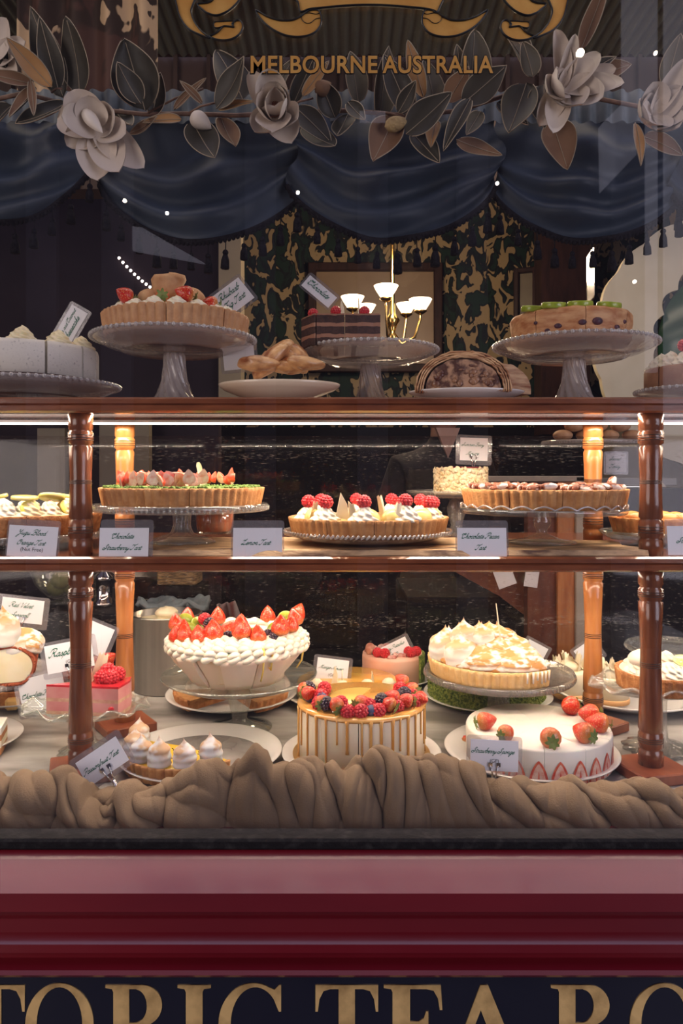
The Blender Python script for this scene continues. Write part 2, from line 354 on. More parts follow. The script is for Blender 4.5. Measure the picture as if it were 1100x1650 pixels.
# ------------------------------------------------------------ writing
SCRIPT = {  # slanted round hand, strokes in a letter box with x-height 1
 'a': (1.25, [[(.95,.8),(.6,1),(.2,.75),(.08,.3),(.3,.0),(.65,.2),(.95,.85)],[(.98,1),(.85,.3),(.98,.0),(1.3,.3)]]),
 'b': (1.15, [[(-.05,.3),(.35,1.3),(.5,2.1),(.3,2.2),(.2,1.6),(.15,.4),(.4,0),(.8,.3),(.85,.8),(.6,1),(.35,.75)],[(.78,.9),(1.0,.8),(1.2,.9)]]),
 'c': (1.0, [[(.8,.75),(.65,1),(.3,.85),(.1,.4),(.3,.02),(.65,.05),(1.05,.4)]]),
 'd': (1.25, [[(.9,.8),(.55,1),(.15,.7),(.1,.2),(.35,0),(.7,.3),(1.1,2.1)],[(1.08,2.1),(.88,.4),(1.0,0),(1.3,.3)]]),
 'e': (.95, [[(.12,.45),(.6,.6),(.72,.85),(.5,1),(.2,.75),(.1,.3),(.35,0),(.7,.08),(1.0,.4)]]),
 'f': (.8, [[(0,.2),(.4,1.1),(.65,2.0),(.5,2.2),(.35,1.7),(.2,0),(.0,-.9),(-.2,-1.0),(-.1,-.6),(.4,0),(.8,.4)]]),
 'g': (1.2, [[(.95,.8),(.55,1),(.15,.75),(.08,.3),(.3,.0),(.65,.2),(.95,.9)],[(.98,1),(.75,-.2),(.5,-.95),(.15,-1.0),(.1,-.7),(.6,-.2),(1.2,.35)]]),
 'h': (1.25, [[(0,.3),(.4,1.3),(.55,2.1),(.35,2.2),(.25,1.5),(.15,.0)],[(.18,.4),(.55,.98),(.8,.85),(.75,.3),(.88,0),(1.25,.35)]]),
 'i': (.65, [[(0,.35),(.3,.95)],[(.32,1),(.2,.25),(.35,0),(.7,.35)],[(.42,1.45),(.46,1.5)]]),
 'k': (1.15, [[(0,.3),(.4,1.3),(.55,2.1),(.35,2.2),(.25,1.5),(.15,.0)],[(.2,.4),(.6,1),(.75,.8),(.35,.5),(.7,.1),(1.15,.3)]]),
 'l': (.65, [[(-.05,.3),(.35,1.3),(.5,2.1),(.3,2.2),(.2,1.4),(.15,.3),(.35,0),(.7,.35)]]),
 'm': (1.8, [[(0,.5),(.22,.95),(.2,.5),(.12,0)],[(.15,.4),(.5,1),(.7,.85),(.6,0)],[(.64,.4),(1.0,1),(1.25,.85),(1.15,.2),(1.35,0),(1.8,.35)]]),
 'n': (1.25, [[(0,.5),(.22,.95),(.2,.5),(.12,0)],[(.15,.4),(.5,1),(.75,.85),(.65,.2),(.85,0),(1.25,.35)]]),
 'o': (1.1, [[(.6,1),(.2,.8),(.08,.3),(.35,0),(.75,.25),(.8,.75),(.55,1),(.7,.75),(1.15,.8)]]),
 'p': (1.2, [[(0,.3),(.35,1.1),(.2,.2),(-.05,-1.0)],[(.2,.5),(.55,1),(.85,.75),(.8,.2),(.5,0),(.25,.2)],[(.7,.08),(1.2,.35)]]),
 'r': (.9, [[(0,.3),(.25,1.1),(.35,.85),(.6,.88),(.65,.8),(.5,.2),(.6,0),(.95,.35)]]),
 's': (.8, [[(0,.3),(.4,1.1),(.45,.75),(.65,.35),(.5,.02),(.15,.1)],[(.5,.02),(.9,.35)]]),
 't': (.75, [[(0,.35),(.35,1.6)],[(.38,1.65),(.2,.3),(.4,0),(.75,.35)],[(.0,1.1),(.75,1.15)]]),
 'u': (1.25, [[(0,.4),(.22,1),(.15,.3),(.35,0),(.7,.3),(.95,1)],[(.95,1),(.82,.25),(.98,0),(1.3,.35)]]),
 'v': (1.05, [[(0,.7),(.2,1),(.3,.3),(.4,0),(.8,.6),(.75,1),(1.1,.9)]]),
 'w': (1.55, [[(0,.7),(.2,1),(.15,.3),(.35,0),(.75,1),(.65,.3),(.85,0),(1.25,.6),(1.2,1),(1.6,.9)]]),
 'y': (1.2, [[(0,.4),(.22,1),(.15,.3),(.35,.05),(.7,.3),(.95,1)],[(.95,1),(.7,-.2),(.45,-.95),(.1,-1),(.1,-.7),(.6,-.2),(1.2,.35)]]),
 'z': (1.1, [[(0,.8),(.3,1),(.8,.95),(.1,.1),(.5,.15),(.55,-.5),(.25,-.95),(.1,-.7),(.6,-.1),(1.1,.35)]]),
 'B': (2.0, [[(.75,2.1),(.6,1.0),(.3,.1),(-.1,.05),(-.2,.4)],[(-.1,1.5),(.1,2.1),(.9,2.4),(1.6,2.1),(1.4,1.4),(.7,1.2),(1.4,1.1),(1.6,.4),(1.0,-.05),(.4,.1)]]),
 'C': (1.8, [[(1.2,1.3),(1.3,1.8),(1.0,2.2),(.4,1.8),(.15,.9),(.45,.05),(1.1,.1),(1.6,.6)],[(1.3,1.8),(.7,1.7),(.0,2.1),(-.3,1.7),(.0,1.4)]]),
 'F': (1.7, [[(.9,2.0),(.8,1.0),(.4,.1),(-.1,.0),(-.25,.4)],[(-.2,1.5),(.0,2.1),(.7,2.0),(1.3,2.1),(1.9,2.4)],[(.5,1.0),(1.4,1.15)]]),
 'L': (1.7, [[(-.2,1.5),(.1,1.9),(.8,1.9),(1.2,2.3),(1.0,2.3),(.6,1.3),(.3,.3),(-.1,.0),(-.2,.3),(.4,.3),(.9,.0),(1.6,.3)]]),
 'M': (2.3, [[(-.3,.4),(-.1,.0),(.3,.8),(.9,2.1),(.8,.0)],[(.85,.2),(1.7,2.2),(1.5,.5),(1.7,.0),(2.3,.35)]]),
 'O': (1.9, [[(1.0,2.2),(.4,1.8),(.1,.9),(.4,.05),(1.1,.2),(1.6,1.1),(1.4,2.0),(.8,2.0),(.8,1.4),(1.6,1.5)]]),
 'P': (1.7, [[(.75,2.1),(.6,1.0),(.3,.1),(-.1,.0),(-.2,.4)],[(-.2,1.4),(.1,2.1),(.9,2.4),(1.6,2.1),(1.5,1.3),(.7,1.0)]]),
 'R': (2.1, [[(.75,2.1),(.6,1.0),(.3,.1),(-.1,.0),(-.2,.4)],[(-.2,1.4),(.1,2.1),(.9,2.4),(1.6,2.1),(1.4,1.4),(.7,1.15),(1.1,1.0),(1.5,.2),(2.1,.3)]]),
 'S': (1.7, [[(1.1,1.6),(1.4,2.0),(1.1,2.3),(.7,1.8),(1.0,1.1),(1.0,.4),(.5,.0),(-.1,.1),(-.3,.6),(.2,.8),(.9,.5),(1.4,.9)]]),
 'T': (1.6, [[(.9,2.0),(.8,1.0),(.4,.1),(-.1,.0),(-.25,.4)],[(-.2,1.5),(.0,2.1),(.7,2.0),(1.3,2.1),(1.9,2.5)]]),
 'V': (1.7, [[(-.1,1.5),(.1,2.1),(.5,1.9),(.5,.8),(.6,.0),(1.2,1.0),(1.5,2.0),(1.9,2.3)]]),
 'Y': (1.8, [[(-.1,1.5),(.1,2.1),(.4,1.7),(.4,1.2),(.8,1.1),(1.4,2.2)],[(1.4,2.2),(1.1,1.0),(.6,-.4),(.1,-1.0),(-.1,-.6),(.9,.2),(1.7,.5)]]),
}
def smooth_pts(p, k=5):
    if len(p) < 3: return p
    q = [p[0]]+list(p)+[p[-1]]; o = []
    for i in range(1, len(q)-2):
        a, b, c, d = q[i-1], q[i], q[i+1], q[i+2]
        for s in range(k):
            t = s/k
            o.append(tuple(.5*((2*b[j])+(-a[j]+c[j])*t+(2*a[j]-5*b[j]+4*c[j]-d[j])*t*t+(-a[j]+3*b[j]-3*c[j]+d[j])*t**3) for j in (0, 1)))
    o.append(p[-1]); return o
def script_width(txt): return sum(.8 if c == ' ' else SCRIPT[c][0] for c in txt)
def script_text(mb, txt, cx, z, w, y, maxh=None):
    """text centred at cx on baseline z, w wide, drawn with a broad nib, facing -y"""
    tw = script_width(txt)+1.0; s = w/tw
    if maxh: s = min(s, maxh/2.2)
    x = cx-tw*s/2; sl = .55; nib = Vector((.105, .125))*s
    for c in txt:
        if c == ' ': x += .8*s; continue
        adv, st = SCRIPT[c]
        for stroke in st:
            P = [(x+(a+sl*b-.3)*s, z+b*s) for a, b in smooth_pts(stroke, 4)]
            vs = []
            for i, p in enumerate(P):
                a = Vector(P[max(i-1, 0)]); b = Vector(P[min(i+1, len(P)-1)]); t = b-a
                t = t.normalized() if t.length > 1e-9 else Vector((1, 0))
                n = Vector((-t.y, t.x)); h = n*(abs(n.dot(nib))*1.0+.045*s)
                vs += [(p[0]+h.x, y, p[1]+h.y), (p[0]-h.x, y, p[1]-h.y)]
            mb.add(vs, [(2*i, 2*i+1, 2*i+3, 2*i+2) for i in range(len(P)-1)], smooth=False)
        x += adv*s
def sans(name, txt, size, parent, loc, m, rot=(PI/2, 0, 0), align='CENTER', extrude=0.0, xs=1.0, offset=0.0, space=1.0, label=None):
    c = bpy.data.curves.new(name, 'FONT'); c.body = txt; c.size = size; c.align_x = align; c.extrude = extrude
    c.offset = offset; c.space_character = space; c.resolution_u = 4
    c.materials.append(m); o = bpy.data.objects.new(name, c); COL.objects.link(o); o.location = loc; o.rotation_euler = rot
    o.scale = (xs, 1, 1)
    if parent: o.parent = parent
    if label: o['label'] = label
    return o
def rrect(w, h, r, z0=0.0, n=4):
    p = []
    for cx, cz, a in ((w/2-r, z0+h-r, 0), (-w/2+r, z0+h-r, PI/2), (-w/2+r, z0+r, PI), (w/2-r, z0+r, 1.5*PI)):
        for i in range(n+1): p.append((cx+r*math.cos(a+PI/2*i/n), cz+r*math.sin(a+PI/2*i/n)))
    return p
def clip_mesh(mb):
    for sx in (-1, 1):
        mb.tube([(sx*.006, -.003, .012), (sx*.0035, -.003, .002), (sx*.002, 0, -.008)], .0012, 6)
        mb.box((sx*.006, -.003, .0135), (.006, .0015, .006))
    mb.lathe([(0, -.024), (.010, -.024), (.009, -.020), (.003, -.014), (.003, -.008), (0, -.007)], 14)
def card(px, py, d, w, h, rot, lines, label, sub=None, clip=False, z=None, sl=.006, hidden_text=False, group='printed dessert name cards', up=.006, side=0.0):
    """laminated name card; px,py is the middle of the paper"""
    c = thing('name_card', label, 'card', (X(px, d), d, Z(py, d)), rot, group)
    m = MB(); m.prism([(a+side, b-h/2-sl) for a, b in rrect(w+2*sl, h+sl+up+sl*0, .005)], -.0006, .0006); part('plastic_sleeve', m, SLEEVE, c)
    m = MB(); m.box((0, 0, 0), (w, .0006, h)); part('paper_label', m, PAPER, c, (0, -.0010, 0))
    if lines:
        m = MB(); n = len(lines)+(.6 if sub else 0); step = h/(n+.55) if n > 1 else h/2
        top = h/2-step*.92 if n > 1 else -h*.08
        for i, (t, fw) in enumerate(lines): script_text(m, t, 0, top-i*step, w*fw, -.0017, maxh=step*.95 if n > 1 else h*.42)
        part('lettering', m, INKG, c)
        if sub: sans('small_print', sub, min(h*.17, .0085), c, (0, -.0017, top-(len(lines)-.35)*step), INKB)
    if clip:
        m = MB(); clip_mesh(m); part('metal_clip', m, CHROME, c, (side, 0, -h/2-.004))
    return c

# ------------------------------------------------------------ shop front
FX0, FX1 = -1.05, 1.05
m = MB(); m.box((0, .989, 1.70), (2.1, .006, 1.38)); g = struct('window_1', m, glassmat('shop_window_glass', (.975, .965, .975), .004, (.55, .5, .62), .0, 1.0))  # purple milk in the pane paints in a faint reflected haze
# maroon sill: one extruded moulding
prof = [(.985, 1.004), (.972, .9985), (.930, .977), (.9285, .955), (.940, .944), (.946, .936), (.944, .920), (.932, .912), (.930, .903), (.944, .899), (.944, .888), (.925, .8845), (.921, .881), (.925, .876), (.960, .875), (1.06, .875), (1.06, 1.004)]
m = MB(); n = len(prof); m.add([(x, a, b) for x in (FX0, FX1) for a, b in prof], [(i, i+n, (i+1) % n+n, (i+1) % n) for i in range(n)]+[tuple(range(n))[::-1], tuple(range(n, 2*n))], smooth=False)
struct('trim_1', m, REDP)
m = MB(); m.box((0, .999, 1.0115), (2.1, .034, .015), bev=.003); struct('trim_2', m, BLACKM)
m = MB(); m.box((0, 1.0, .44), (2.1, .06, .87)); struct('wall_front', m, NAVY)
# gold serif letters on the navy fascia
def poly_letter(c):
    """outline polygons (outer, holes) in a box 1 high"""
    def arc(cx, cy, rx, ry, a, b, n=20): return [(cx+rx*math.cos(math.radians(a+(b-a)*i/n)), cy+ry*math.sin(math.radians(a+(b-a)*i/n))) for i in range(n+1)]
    if c == 'T': return .92, [[(.0,1),(.92,1),(.92,.66),(.885,.66),(.86,.82),(.80,.925),(.70,.95),(.58,.95),(.58,.09),(.60,.05),(.70,.035),(.70,0),(.22,0),(.22,.035),(.32,.05),(.34,.09),(.34,.95),(.22,.95),(.12,.925),(.06,.82),(.035,.66),(0,.66)]]
    if c == 'O': return 1.06, [arc(.53,.5,.53,.525,0,360,40)[:-1], arc(.53,.5,.355,.475,0,360,36)[:-1]]
    if c == 'I': return .50, [[(0,1),(.48,1),(.48,.965),(.38,.95),(.36,.91),(.36,.09),(.38,.05),(.48,.035),(.48,0),(0,0),(0,.035),(.10,.05),(.12,.09),(.12,.91),(.10,.95),(0,.965)]]
    if c == 'C': return .98, [arc(.53,.5,.53,.525,62,298,32)+[(.85,.06),(.92,.0),(.95,.0),(.95,.34),(.915,.34)]+arc(.56,.5,.375,.475,-42,-180,16)[1:]+arc(.56,.5,.375,.475,180,42,16)[1:]+[(.915,.66),(.95,.66),(.95,1.0),(.92,1.0),(.85,.94)]]
    if c == 'R': return 1.02, [[(0,1),(.55,1)]+arc(.56,.74,.30,.26,85,-60,14)+[(.62,.47),(.90,.10),(.96,.045),(1.04,.03),(1.04,0),(.78,0),(.45,.46),(.36,.46),(.36,.09),(.38,.05),(.48,.035),(.48,0),(0,0),(0,.035),(.10,.05),(.12,.09),(.12,.91),(.10,.95),(0,.965)], [(.36,.95),(.47,.95)]+arc(.46,.73,.17,.215,85,-85,14)+[(.36,.51)]]
    if c == 'E': return .84, [[(0,1),(.78,1),(.80,.68),(.765,.68),(.74,.83),(.68,.93),(.58,.95),(.36,.95),(.36,.53),(.48,.53),(.55,.57),(.58,.66),(.61,.66),(.61,.35),(.58,.35),(.55,.44),(.48,.48),(.36,.48),(.36,.05),(.60,.05),(.72,.08),(.78,.18),(.81,.34),(.845,.34),(.82,0),(0,0),(0,.035),(.10,.05),(.12,.09),(.12,.91),(.10,.95),(0,.965)]]
    if c == 'A': return 1.0, [[(.44,1),(.54,1),(.92,.08),(.95,.045),(1.02,.03),(1.02,0),(.56,0),(.56,.03),(.66,.05),(.67,.08),(.60,.28),(.29,.28),(.21,.09),(.22,.05),(.32,.03),(.32,0),(-.02,0),(-.02,.03),(.06,.05),(.10,.09)], [(.445,.68),(.31,.33),(.58,.33)]]
def fill_curve(name, polys, m, parent, extrude=.0006, loc=(0, 0, 0), rot=(PI/2, 0, 0), bevel=0.0):
    c = bpy.data.curves.new(name, 'CURVE'); c.dimensions = '2D'; c.fill_mode = 'BOTH'; c.extrude = extrude; c.bevel_depth = bevel
    for p in polys:
        s = c.splines.new('POLY'); s.points.add(len(p)-1)
        for q, a in zip(s.points, p): q.co = (a[0], a[1], 0, 1)
        s.use_cyclic_u = True
    c.materials.append(m); o = bpy.data.objects.new(name, c); COL.objects.link(o); o.location = loc; o.rotation_euler = rot
    if parent: o.parent = parent
    return o
SD = .9695
LET = [('T', -62, 102), ('O', 41, 110), ('R', 170, 108), ('I', 286, 56), ('C', 352, 104), ('T', 508, 101), ('E', 618, 99), ('A', 719, 124), ('R', 887, 112), ('O', 1014, 112)]
fas = thing('fascia_lettering', 'gold serif shop letters reading TORIC TEA RO on navy fascia', 'sign', (0, SD, Z(1587, SD)))
CAPH = .101
for ch, px, wpx in LET:
    adv, polys = poly_letter(ch); wd = wpx*SD/F; k = wd/adv
    pol = [[(a*k, (b-1)*CAPH) for a, b in p] for p in polys]
    yy = -0.0 if ch != 'O' else .0
    fill_curve('letter', pol, GOLDS, fas, .0006, (X(px, SD), -.0002, 0))
# gilded sign on the glass
GD = .9855
gil = thing('window_gilding', 'gold lettering MELBOURNE AUSTRALIA below ribbon scrollwork on the window glass', 'sign', (0, GD, Z(118, GD)))
def gl(txt, x0, x1):
    s = .0318; o = sans('lettering', txt, s, gil, (0, -.0012, 0), GOLD, align='LEFT', extrude=.0003, offset=.0006, space=1.04)
    o2 = sans('lettering_outline', txt, s, gil, (0, -.0005, 0), INKM, align='LEFT', extrude=.0002, offset=.0019, space=1.04)
    bpy.context.view_layer.update()
    wd = o.dimensions.x; k = (X(x1, GD)-X(x0, GD))/wd
    for q in (o, o2): q.scale = (k, 1, 1); q.location.x = X(x0, GD)
gl('MELBOURNE', 402, 606); gl('AUSTRALIA', 617, 795)
def sm2(p, k=6):
    n = len(p); o = []
    for i in range(n):
        a, b, c, d = p[(i-1) % n], p[i], p[(i+1) % n], p[(i+2) % n]
        for s in range(k):
            t = s/k; o.append(tuple(.5*((2*b[j])+(-a[j]+c[j])*t+(2*a[j]-5*b[j]+4*c[j]-d[j])*t*t+(-a[j]+3*b[j]-3*c[j]+d[j])*t**3) for j in (0, 1)))
    return o
L_SHAPES = [
 [(284,-14),(285,10),(292,32),(305,48),(322,57),(338,62),(325,52),(314,38),(308,20),(312,6),(318,-14)],
 [(318,8),(326,16),(334,22),(348,26),(362,22),(374,14),(386,0),(388,-14),(350,-14),(344,0),(334,6)],
 [(338,60),(350,65),(364,66),(376,63),(386,56),(391,46),(389,37),(382,34),(374,40),(377,45),(368,44),(360,44),(352,52),(344,57)],
 [(346,37),(358,36),(373,35),(377,36),(374,44),(360,44),(350,46),(345,44)],
 [(412,18),(430,28),(450,34),(470,34),(484,28),(492,22),(500,18),(512,18),(517,28),(516,42),(506,54),(488,60),(464,59),(442,50),(424,36)],
]
TOPL = [[(470,-14),(480,4),(484,20),(498,16),(516,14),(560,10),(600,9),(640,11),(690,16),(702,22),(708,12),(714,0),(722,-14)]]
def gp(p, mir=False): return [(X((1197-a) if mir else a, GD), (CAMZ-(b-HOR)*GD/F)-Z(118, GD)) for a, b in p]
def closed_line(mb, p, r):
    mb.tube([(a, 0, b) for a, b in p], r, 6, closed=True, flat=.35)
for shp in L_SHAPES:
    for mir in (False, True):
        q = gp(sm2(shp, 5), mir); fill_curve('scroll_ribbon', [q], GOLD, gil, .0003, (0, -.0007, 0))
        mm = MB(); closed_line(mm, q, .0030 if len(shp) > 9 else .0019); part('scroll_outline', mm, INKM, gil, (0, -.0012, 0))
for shp in TOPL:
    q = gp(sm2(shp, 5)); fill_curve('scroll_banner', [q], GOLD, gil, .0003, (0, -.0007, 0))
    mm = MB(); closed_line(mm, q, .0030); part('scroll_outline', mm, INKM, gil, (0, -.0012, 0))
for mir in (False, True):   # curled lip over each inner ribbon
    q = gp(smooth_pts([(517,20),(510,24),(498,22),(488,25),(486,32),(492,38),(500,38),(508,32),(516,30)], 5), mir)
    mm = MB(); mm.tube([(a, 0, b) for a, b in q], .001, 6, flat=.4); part('scroll_outline', mm, INKM, gil, (0, -.0016, 0))

# ------------------------------------------------------------ display cabinet: shelves, posts, deck
ZD, ZM, ZT = 1.015, 1.371, 1.622      # deck, middle shelf and top shelf surfaces
m = MB(); m.box((0, 1.5, ZD-.02), (2.1, .76, .04), bev=.002); struct('trim_3', m, MARBLE)
m = MB(); m.box((0, 1.098, ZD-.012), (1.5, .044, .022), bev=.003)
tag(link_mesh('ledge_board', m, mat('cream_ledge_paint', (.78, .60, .30), (.84, .68, .38), 12, .4)), 'cream painted ledge board running behind the bunched brown fabric', 'board')
def shelf(name, zt, zb, d1, label):
    r = thing(name, label, 'shelf', (0, 0, 0))
    m = MB(); h = zt-zb; f = 1.168
    pr = [(d1, zt), (f+.004, zt), (f, zt-.003), (f, zt-h*.40), (f+.003, zt-h*.46), (f-.002, zt-h*.55), (f-.001, zb+.003), (f+.004, zb), (f+.03, zb), (f+.03, zt-.018), (d1, zt-.018)]
    n = len(pr); m.add([(x, a, b) for x in (FX0, FX1) for a, b in pr], [(i, (i+1) % n, (i+1) % n+n, i+n) for i in range(n)]+[tuple(range(n))[::-1], tuple(range(n, 2*n))], smooth=False)
    part('shelf_board', m, WOOD, r)
    return r
s_top = shelf('display_shelf', ZT, 1.5975, 1.56, 'upper mahogany display shelf carrying the beaded glass cake stands')
s_mid = shelf('display_shelf', ZM, 1.347, 1.66, 'middle mahogany display shelf with four white name cards along its edge')
def led(parent, y, z, p, h=.006, w=.010):
    m = MB(); m.box((0, y, z), (2.0, w, h)); part('led_strip', m, LEDM, parent)
    m = MB(); m.box((0, y, z+h*.5+.002), (2.0, w+.006, .004)); part('led_channel', m, ALU, parent)
    area('strip_light', (0, y, z-h*.5-.001), (1.9, .012), p, WARM, parent)
led(s_top, 1.375, 1.5945, LED_P*.6, .004, .008)
led(s_top, 1.2075, 1.6005, LED_P*.75, .003, .006)
led(s_mid, 1.235, 1.349, LED_LOW*.5); led(s_mid, 1.48, 1.349, LED_LOW*.5)

def post_profile(z0, z1, r, kind):
    """turned post between two heights; returns profile and groove lines"""
    h = z1-z0; P = []; G = []
    def at(t): return z0+h*t
    if kind == 'mid':
        rows = [(0, .98), (.102, .98), (.110, .90), (.120, .90), (.128, 1.0), (.235, .97), (.243, .86), (.250, .86), (.262, .96), (.40, .90), (.505, .87), (.64, .92), (.74, .96), (.752, .86), (.764, .86), (.772, 1.02), (.845, 1.02), (.855, .92), (.865, .92), (.872, 1.0), (1, 1.0)]
        G = [.155, .175, .195, .495, .505, .515, .795, .812, .83]
    else:
        rows = [(0, 1.02), (.058, 1.02), (.072, .98), (.078, .90), (.086, .90), (.093, 1.02), (.155, 1.0), (.165, .92), (.172, .92), (.18, 1.0), (.26, .97), (.40, .88), (.50, .83), (.60, .84), (.72, .92), (.815, .99), (.823, .90), (.832, .88), (.84, 1.0), (.885, 1.0), (.893, .88), (.902, .90), (.912, 1.0), (1, 1.0)]
        G = [.118, .128, .138, .495, .505, .515, .852, .862, .872]
    P = [(0, z0)]+[(r*b, at(a)) for a, b in rows]+[(0, z1)]
    return P, [(at(g)) for g in G], rows
def rad_at(rows, t):
    for (a, b), (c, d) in zip(rows, rows[1:]):
        if a <= t <= c: return b+(d-b)*(t-a)/max(c-a, 1e-6)
    return 1
def post(px, d, r, wood, label, ang):
    x = X(px, d); t = thing('turned_post', label, 'post', (x, d, ZD), (0, 0, 0), 'turned wooden shelf posts')
    zb = .018
    m = MB(); m.box((0, 0, zb/2), (.094 if r > .018 else .08, .094 if r > .018 else .08, zb), bev=.002)
    part('post_plinth', m, mat('plinth_wood', (.20, .05, .022), (.30, .09, .04), 10, .35, stretch=(4, 1, 1)), t, rot=(0, 0, ang))
    for kind, z0, z1, nm in (('low', zb, 1.3525-ZD, 'lower_spindle'), ('mid', ZM-ZD, 1.6035-ZD, 'upper_spindle')):
        P, G, rows = post_profile(z0, z1, r, kind); m = MB(); m.lathe(P, 40)
        for g in G:
            rr = r*rad_at(rows, (g-z0)/(z1-z0)); m.tube([(rr*math.cos(2*PI*i/40), rr*math.sin(2*PI*i/40), g) for i in range(40)], .0007, 5, closed=True, mi=1)
        part(nm, m, [wood, GROOVE], t)
    return t
post(130, 1.203, .0192, WOODV, 'dark mahogany turned post in front, just left of Chocolate Strawberry Tart card', .35)
post(1048, 1.203, .0192, WOODV, 'dark mahogany turned post in front, right of the strawberry sponge', .25)
post(201, 1.42, .0185, WOODH, 'orange-lit turned post behind the green crumb strawberry tart', .6)
post(955, 1.42, .0185, WOODH, 'orange-lit turned post behind the pecan tart and lime dish', .6)
# ------------------------------------------------------------ tableware
def bead_ring(r, z, n, br, sq=1.0):
    m = MB()
    for i in range(n):
        a = 2*PI*i/n; m.ell((r*math.cos(a), r*math.sin(a)*sq, z), (br, br, br*.95), 8, 6)
    return m
def cake_stand(label, px, d, r, zp, zb, style='bead', stem=.022, foot=.05, group=None, gm=None, sq=1.0):
    t = thing('cake_stand', label, 'cake stand', (X(px, d), d, zb), (0, 0, 0), group)
    h = zp-zb; g = gm or (GLASSM if style == 'bead' else GLASS); M = Matrix.Diagonal((1, sq, 1, 1))
    m = MB()
    if style == 'bead':
        m.lathe([(0, h), (r*.72, h), (r*.86, h+.001), (r*.97, h+.006), (r*.985, h+.003), (r*.90, h-.005), (r*.80, h-.012), (r*.66, h-.017), (r*.62, h-.021), (r*.58, h-.018), (r*.3, h-.020), (0, h-.022)], 72)
        part('glass_plate', m, g, t)
        part('beaded_rim', bead_ring(r*.975, h+.003, int(r*500), .0042), BEAD, t)
    elif style == 'ridge':
        m.lathe([(0, h), (r*.93, h), (r*.95, h+.003), (r*.985, h+.003), (r, h-.002), (r*.985, h-.009), (r*.95, h-.010), (r*.93, h-.006), (0, h-.007)], 96)
        part('glass_plate', m, g, t)
        m = MB(); n = int(r*700)
        for i in range(n):
            a = 2*PI*i/n; m.ell((r*.992*math.cos(a), r*.992*math.sin(a), h-.004), (.0022, .0022, .0042), 6, 4)
        part('ridged_rim', m, BEAD if style == 'bead' else g, t)
    elif style == 'wavy':
        n = 10
        m.lathe([(0, h), (r*.70, h), (r*.80, h+.004), (r*.96, h+.010), (r, h+.012), (r*1.005, h+.009), (r*.96, h+.006), (r*.80, h-.001), (r*.70, h-.005), (0, h-.005)], 100,
                rmod=lambda th, j, a, z: (a*(1+(.035*math.cos(n*th) if a > r*.75 else 0)), z+(.005*math.cos(n*th+PI) if a > r*.9 else 0)), M=M)
        m.tube([(r*1.003*(1+.035*math.cos(n*2*PI*i/100))*math.cos(2*PI*i/100), sq*r*1.003*(1+.035*math.cos(n*2*PI*i/100))*math.sin(2*PI*i/100), h+.011+.005*math.cos(n*2*PI*i/100+PI)) for i in range(100)], .0024, 6, closed=True)
        for i in range(20):
            a = 2*PI*i/20; m.tube([(r*k*math.cos(a+w_), sq*r*k*math.sin(a+w_), h+.002) for k, w_ in ((.3, 0), (.5, .1), (.68, 0))], .0018, 5)
        part('glass_dish', m, g, t)
    elif style == 'scallop':
        m.lathe([(0, h), (r*.9, h), (r*.99, h+.001), (r, h-.003), (r*.98, h-.009), (r*.9, h-.010), (0, h-.010)], 96); part('glass_plate', m, g, t)
        m = MB(); n = 26; k = 12; q = []
        for i in range(n*k):
            a = 2*PI*i/(n*k); u = (i % k)/k; b = abs(math.sin(PI*u))
            q.append((r*(.985)*math.cos(a), r*.985*math.sin(a), h+.001+.006*b))
        m.tube(q, .0016, 6, closed=True); part('scalloped_rim', m, BEAD, t)
    else:
        m.lathe([(0, h), (r*.8, h), (r*.97, h+.006), (r, h+.008), (r*.995, h+.004), (r*.85, h-.006), (0, h-.007)], 80)
        m.tube([(r*.998*math.cos(2*PI*i/80), r*.998*math.sin(2*PI*i/80), h+.007) for i in range(80)], .0022, 6, closed=True)
        part('glass_plate', m, g, t)
    m = MB(); hh = h-.006 if style != 'bead' else h-.02
    if hh > .012:
        if style == 'bead':
            pr = [(0, 0), (foot, 0), (foot, .003), (foot*.88, .008), (foot*.66, hh*.25), (foot*.50, hh*.5), (stem*1.02, hh*.75), (stem, hh*.97), (0, hh)]
            P = []
            for (a, b), (c, e_) in zip(pr, pr[1:]):
                for k in range(4): P.append((lerp(a, c, k/4), lerp(b, e_, k/4)))
            P.append(pr[-1])
            m.lathe(P, 120, rmod=lambda th, j, a, z: (a*(1+(.07*math.sin(12*(th+z*14)) if .004 < z < hh*.97 else 0)), z))
            part('spiral_stem', m, g, t)
        elif style in ('plain', 'scallop'):
            pr = [(0, 0), (foot, 0), (foot, .002), (foot*.5, .008), (stem*.7, .016), (stem*.62, .022), (stem, hh*.55), (stem*1.1, hh*.72), (stem*.75, hh*.92), (stem*1.1, hh), (0, hh)]
            m.lathe(pr, 48); part('clear_stem', m, g, t)
        else:
            pr = [(0, 0), (foot, 0), (foot, .003), (foot*.8, .008), (stem*1.25, .016), (stem*1.05, .022), (stem*.9, hh*.5), (stem*.95, hh*.85), (stem*1.3, hh), (0, hh)]
            m.lathe(pr, 72, rmod=lambda th, j, a, z: (a*(1+.05*math.cos(12*th)), z)); part('fluted_stem', m, g, t)
    return t
def china_plate(label, px, d, r, zb, depth=.02, sx=1.0, sy=1.0, ir=.70, m_=None, group=None, ang=0):
    t = thing('dinner_plate', label, 'plate', (X(px, d), d, zb), (0, 0, ang), group)
    m = MB(); k = depth
    m.lathe([(0, .004), (r*ir*.96, .004), (r*ir, .006), (r*.92, k*.9), (r*.985, k), (r, k*.97), (r*.985, k*.86), (r*.9, k*.66), (r*ir*.95, .002), (r*ir*.8, 0), (0, 0)], 80, M=Matrix.Diagonal((sx, sy, 1, 1)))
    part('plate_body', m, m_ or PORC, t); return t

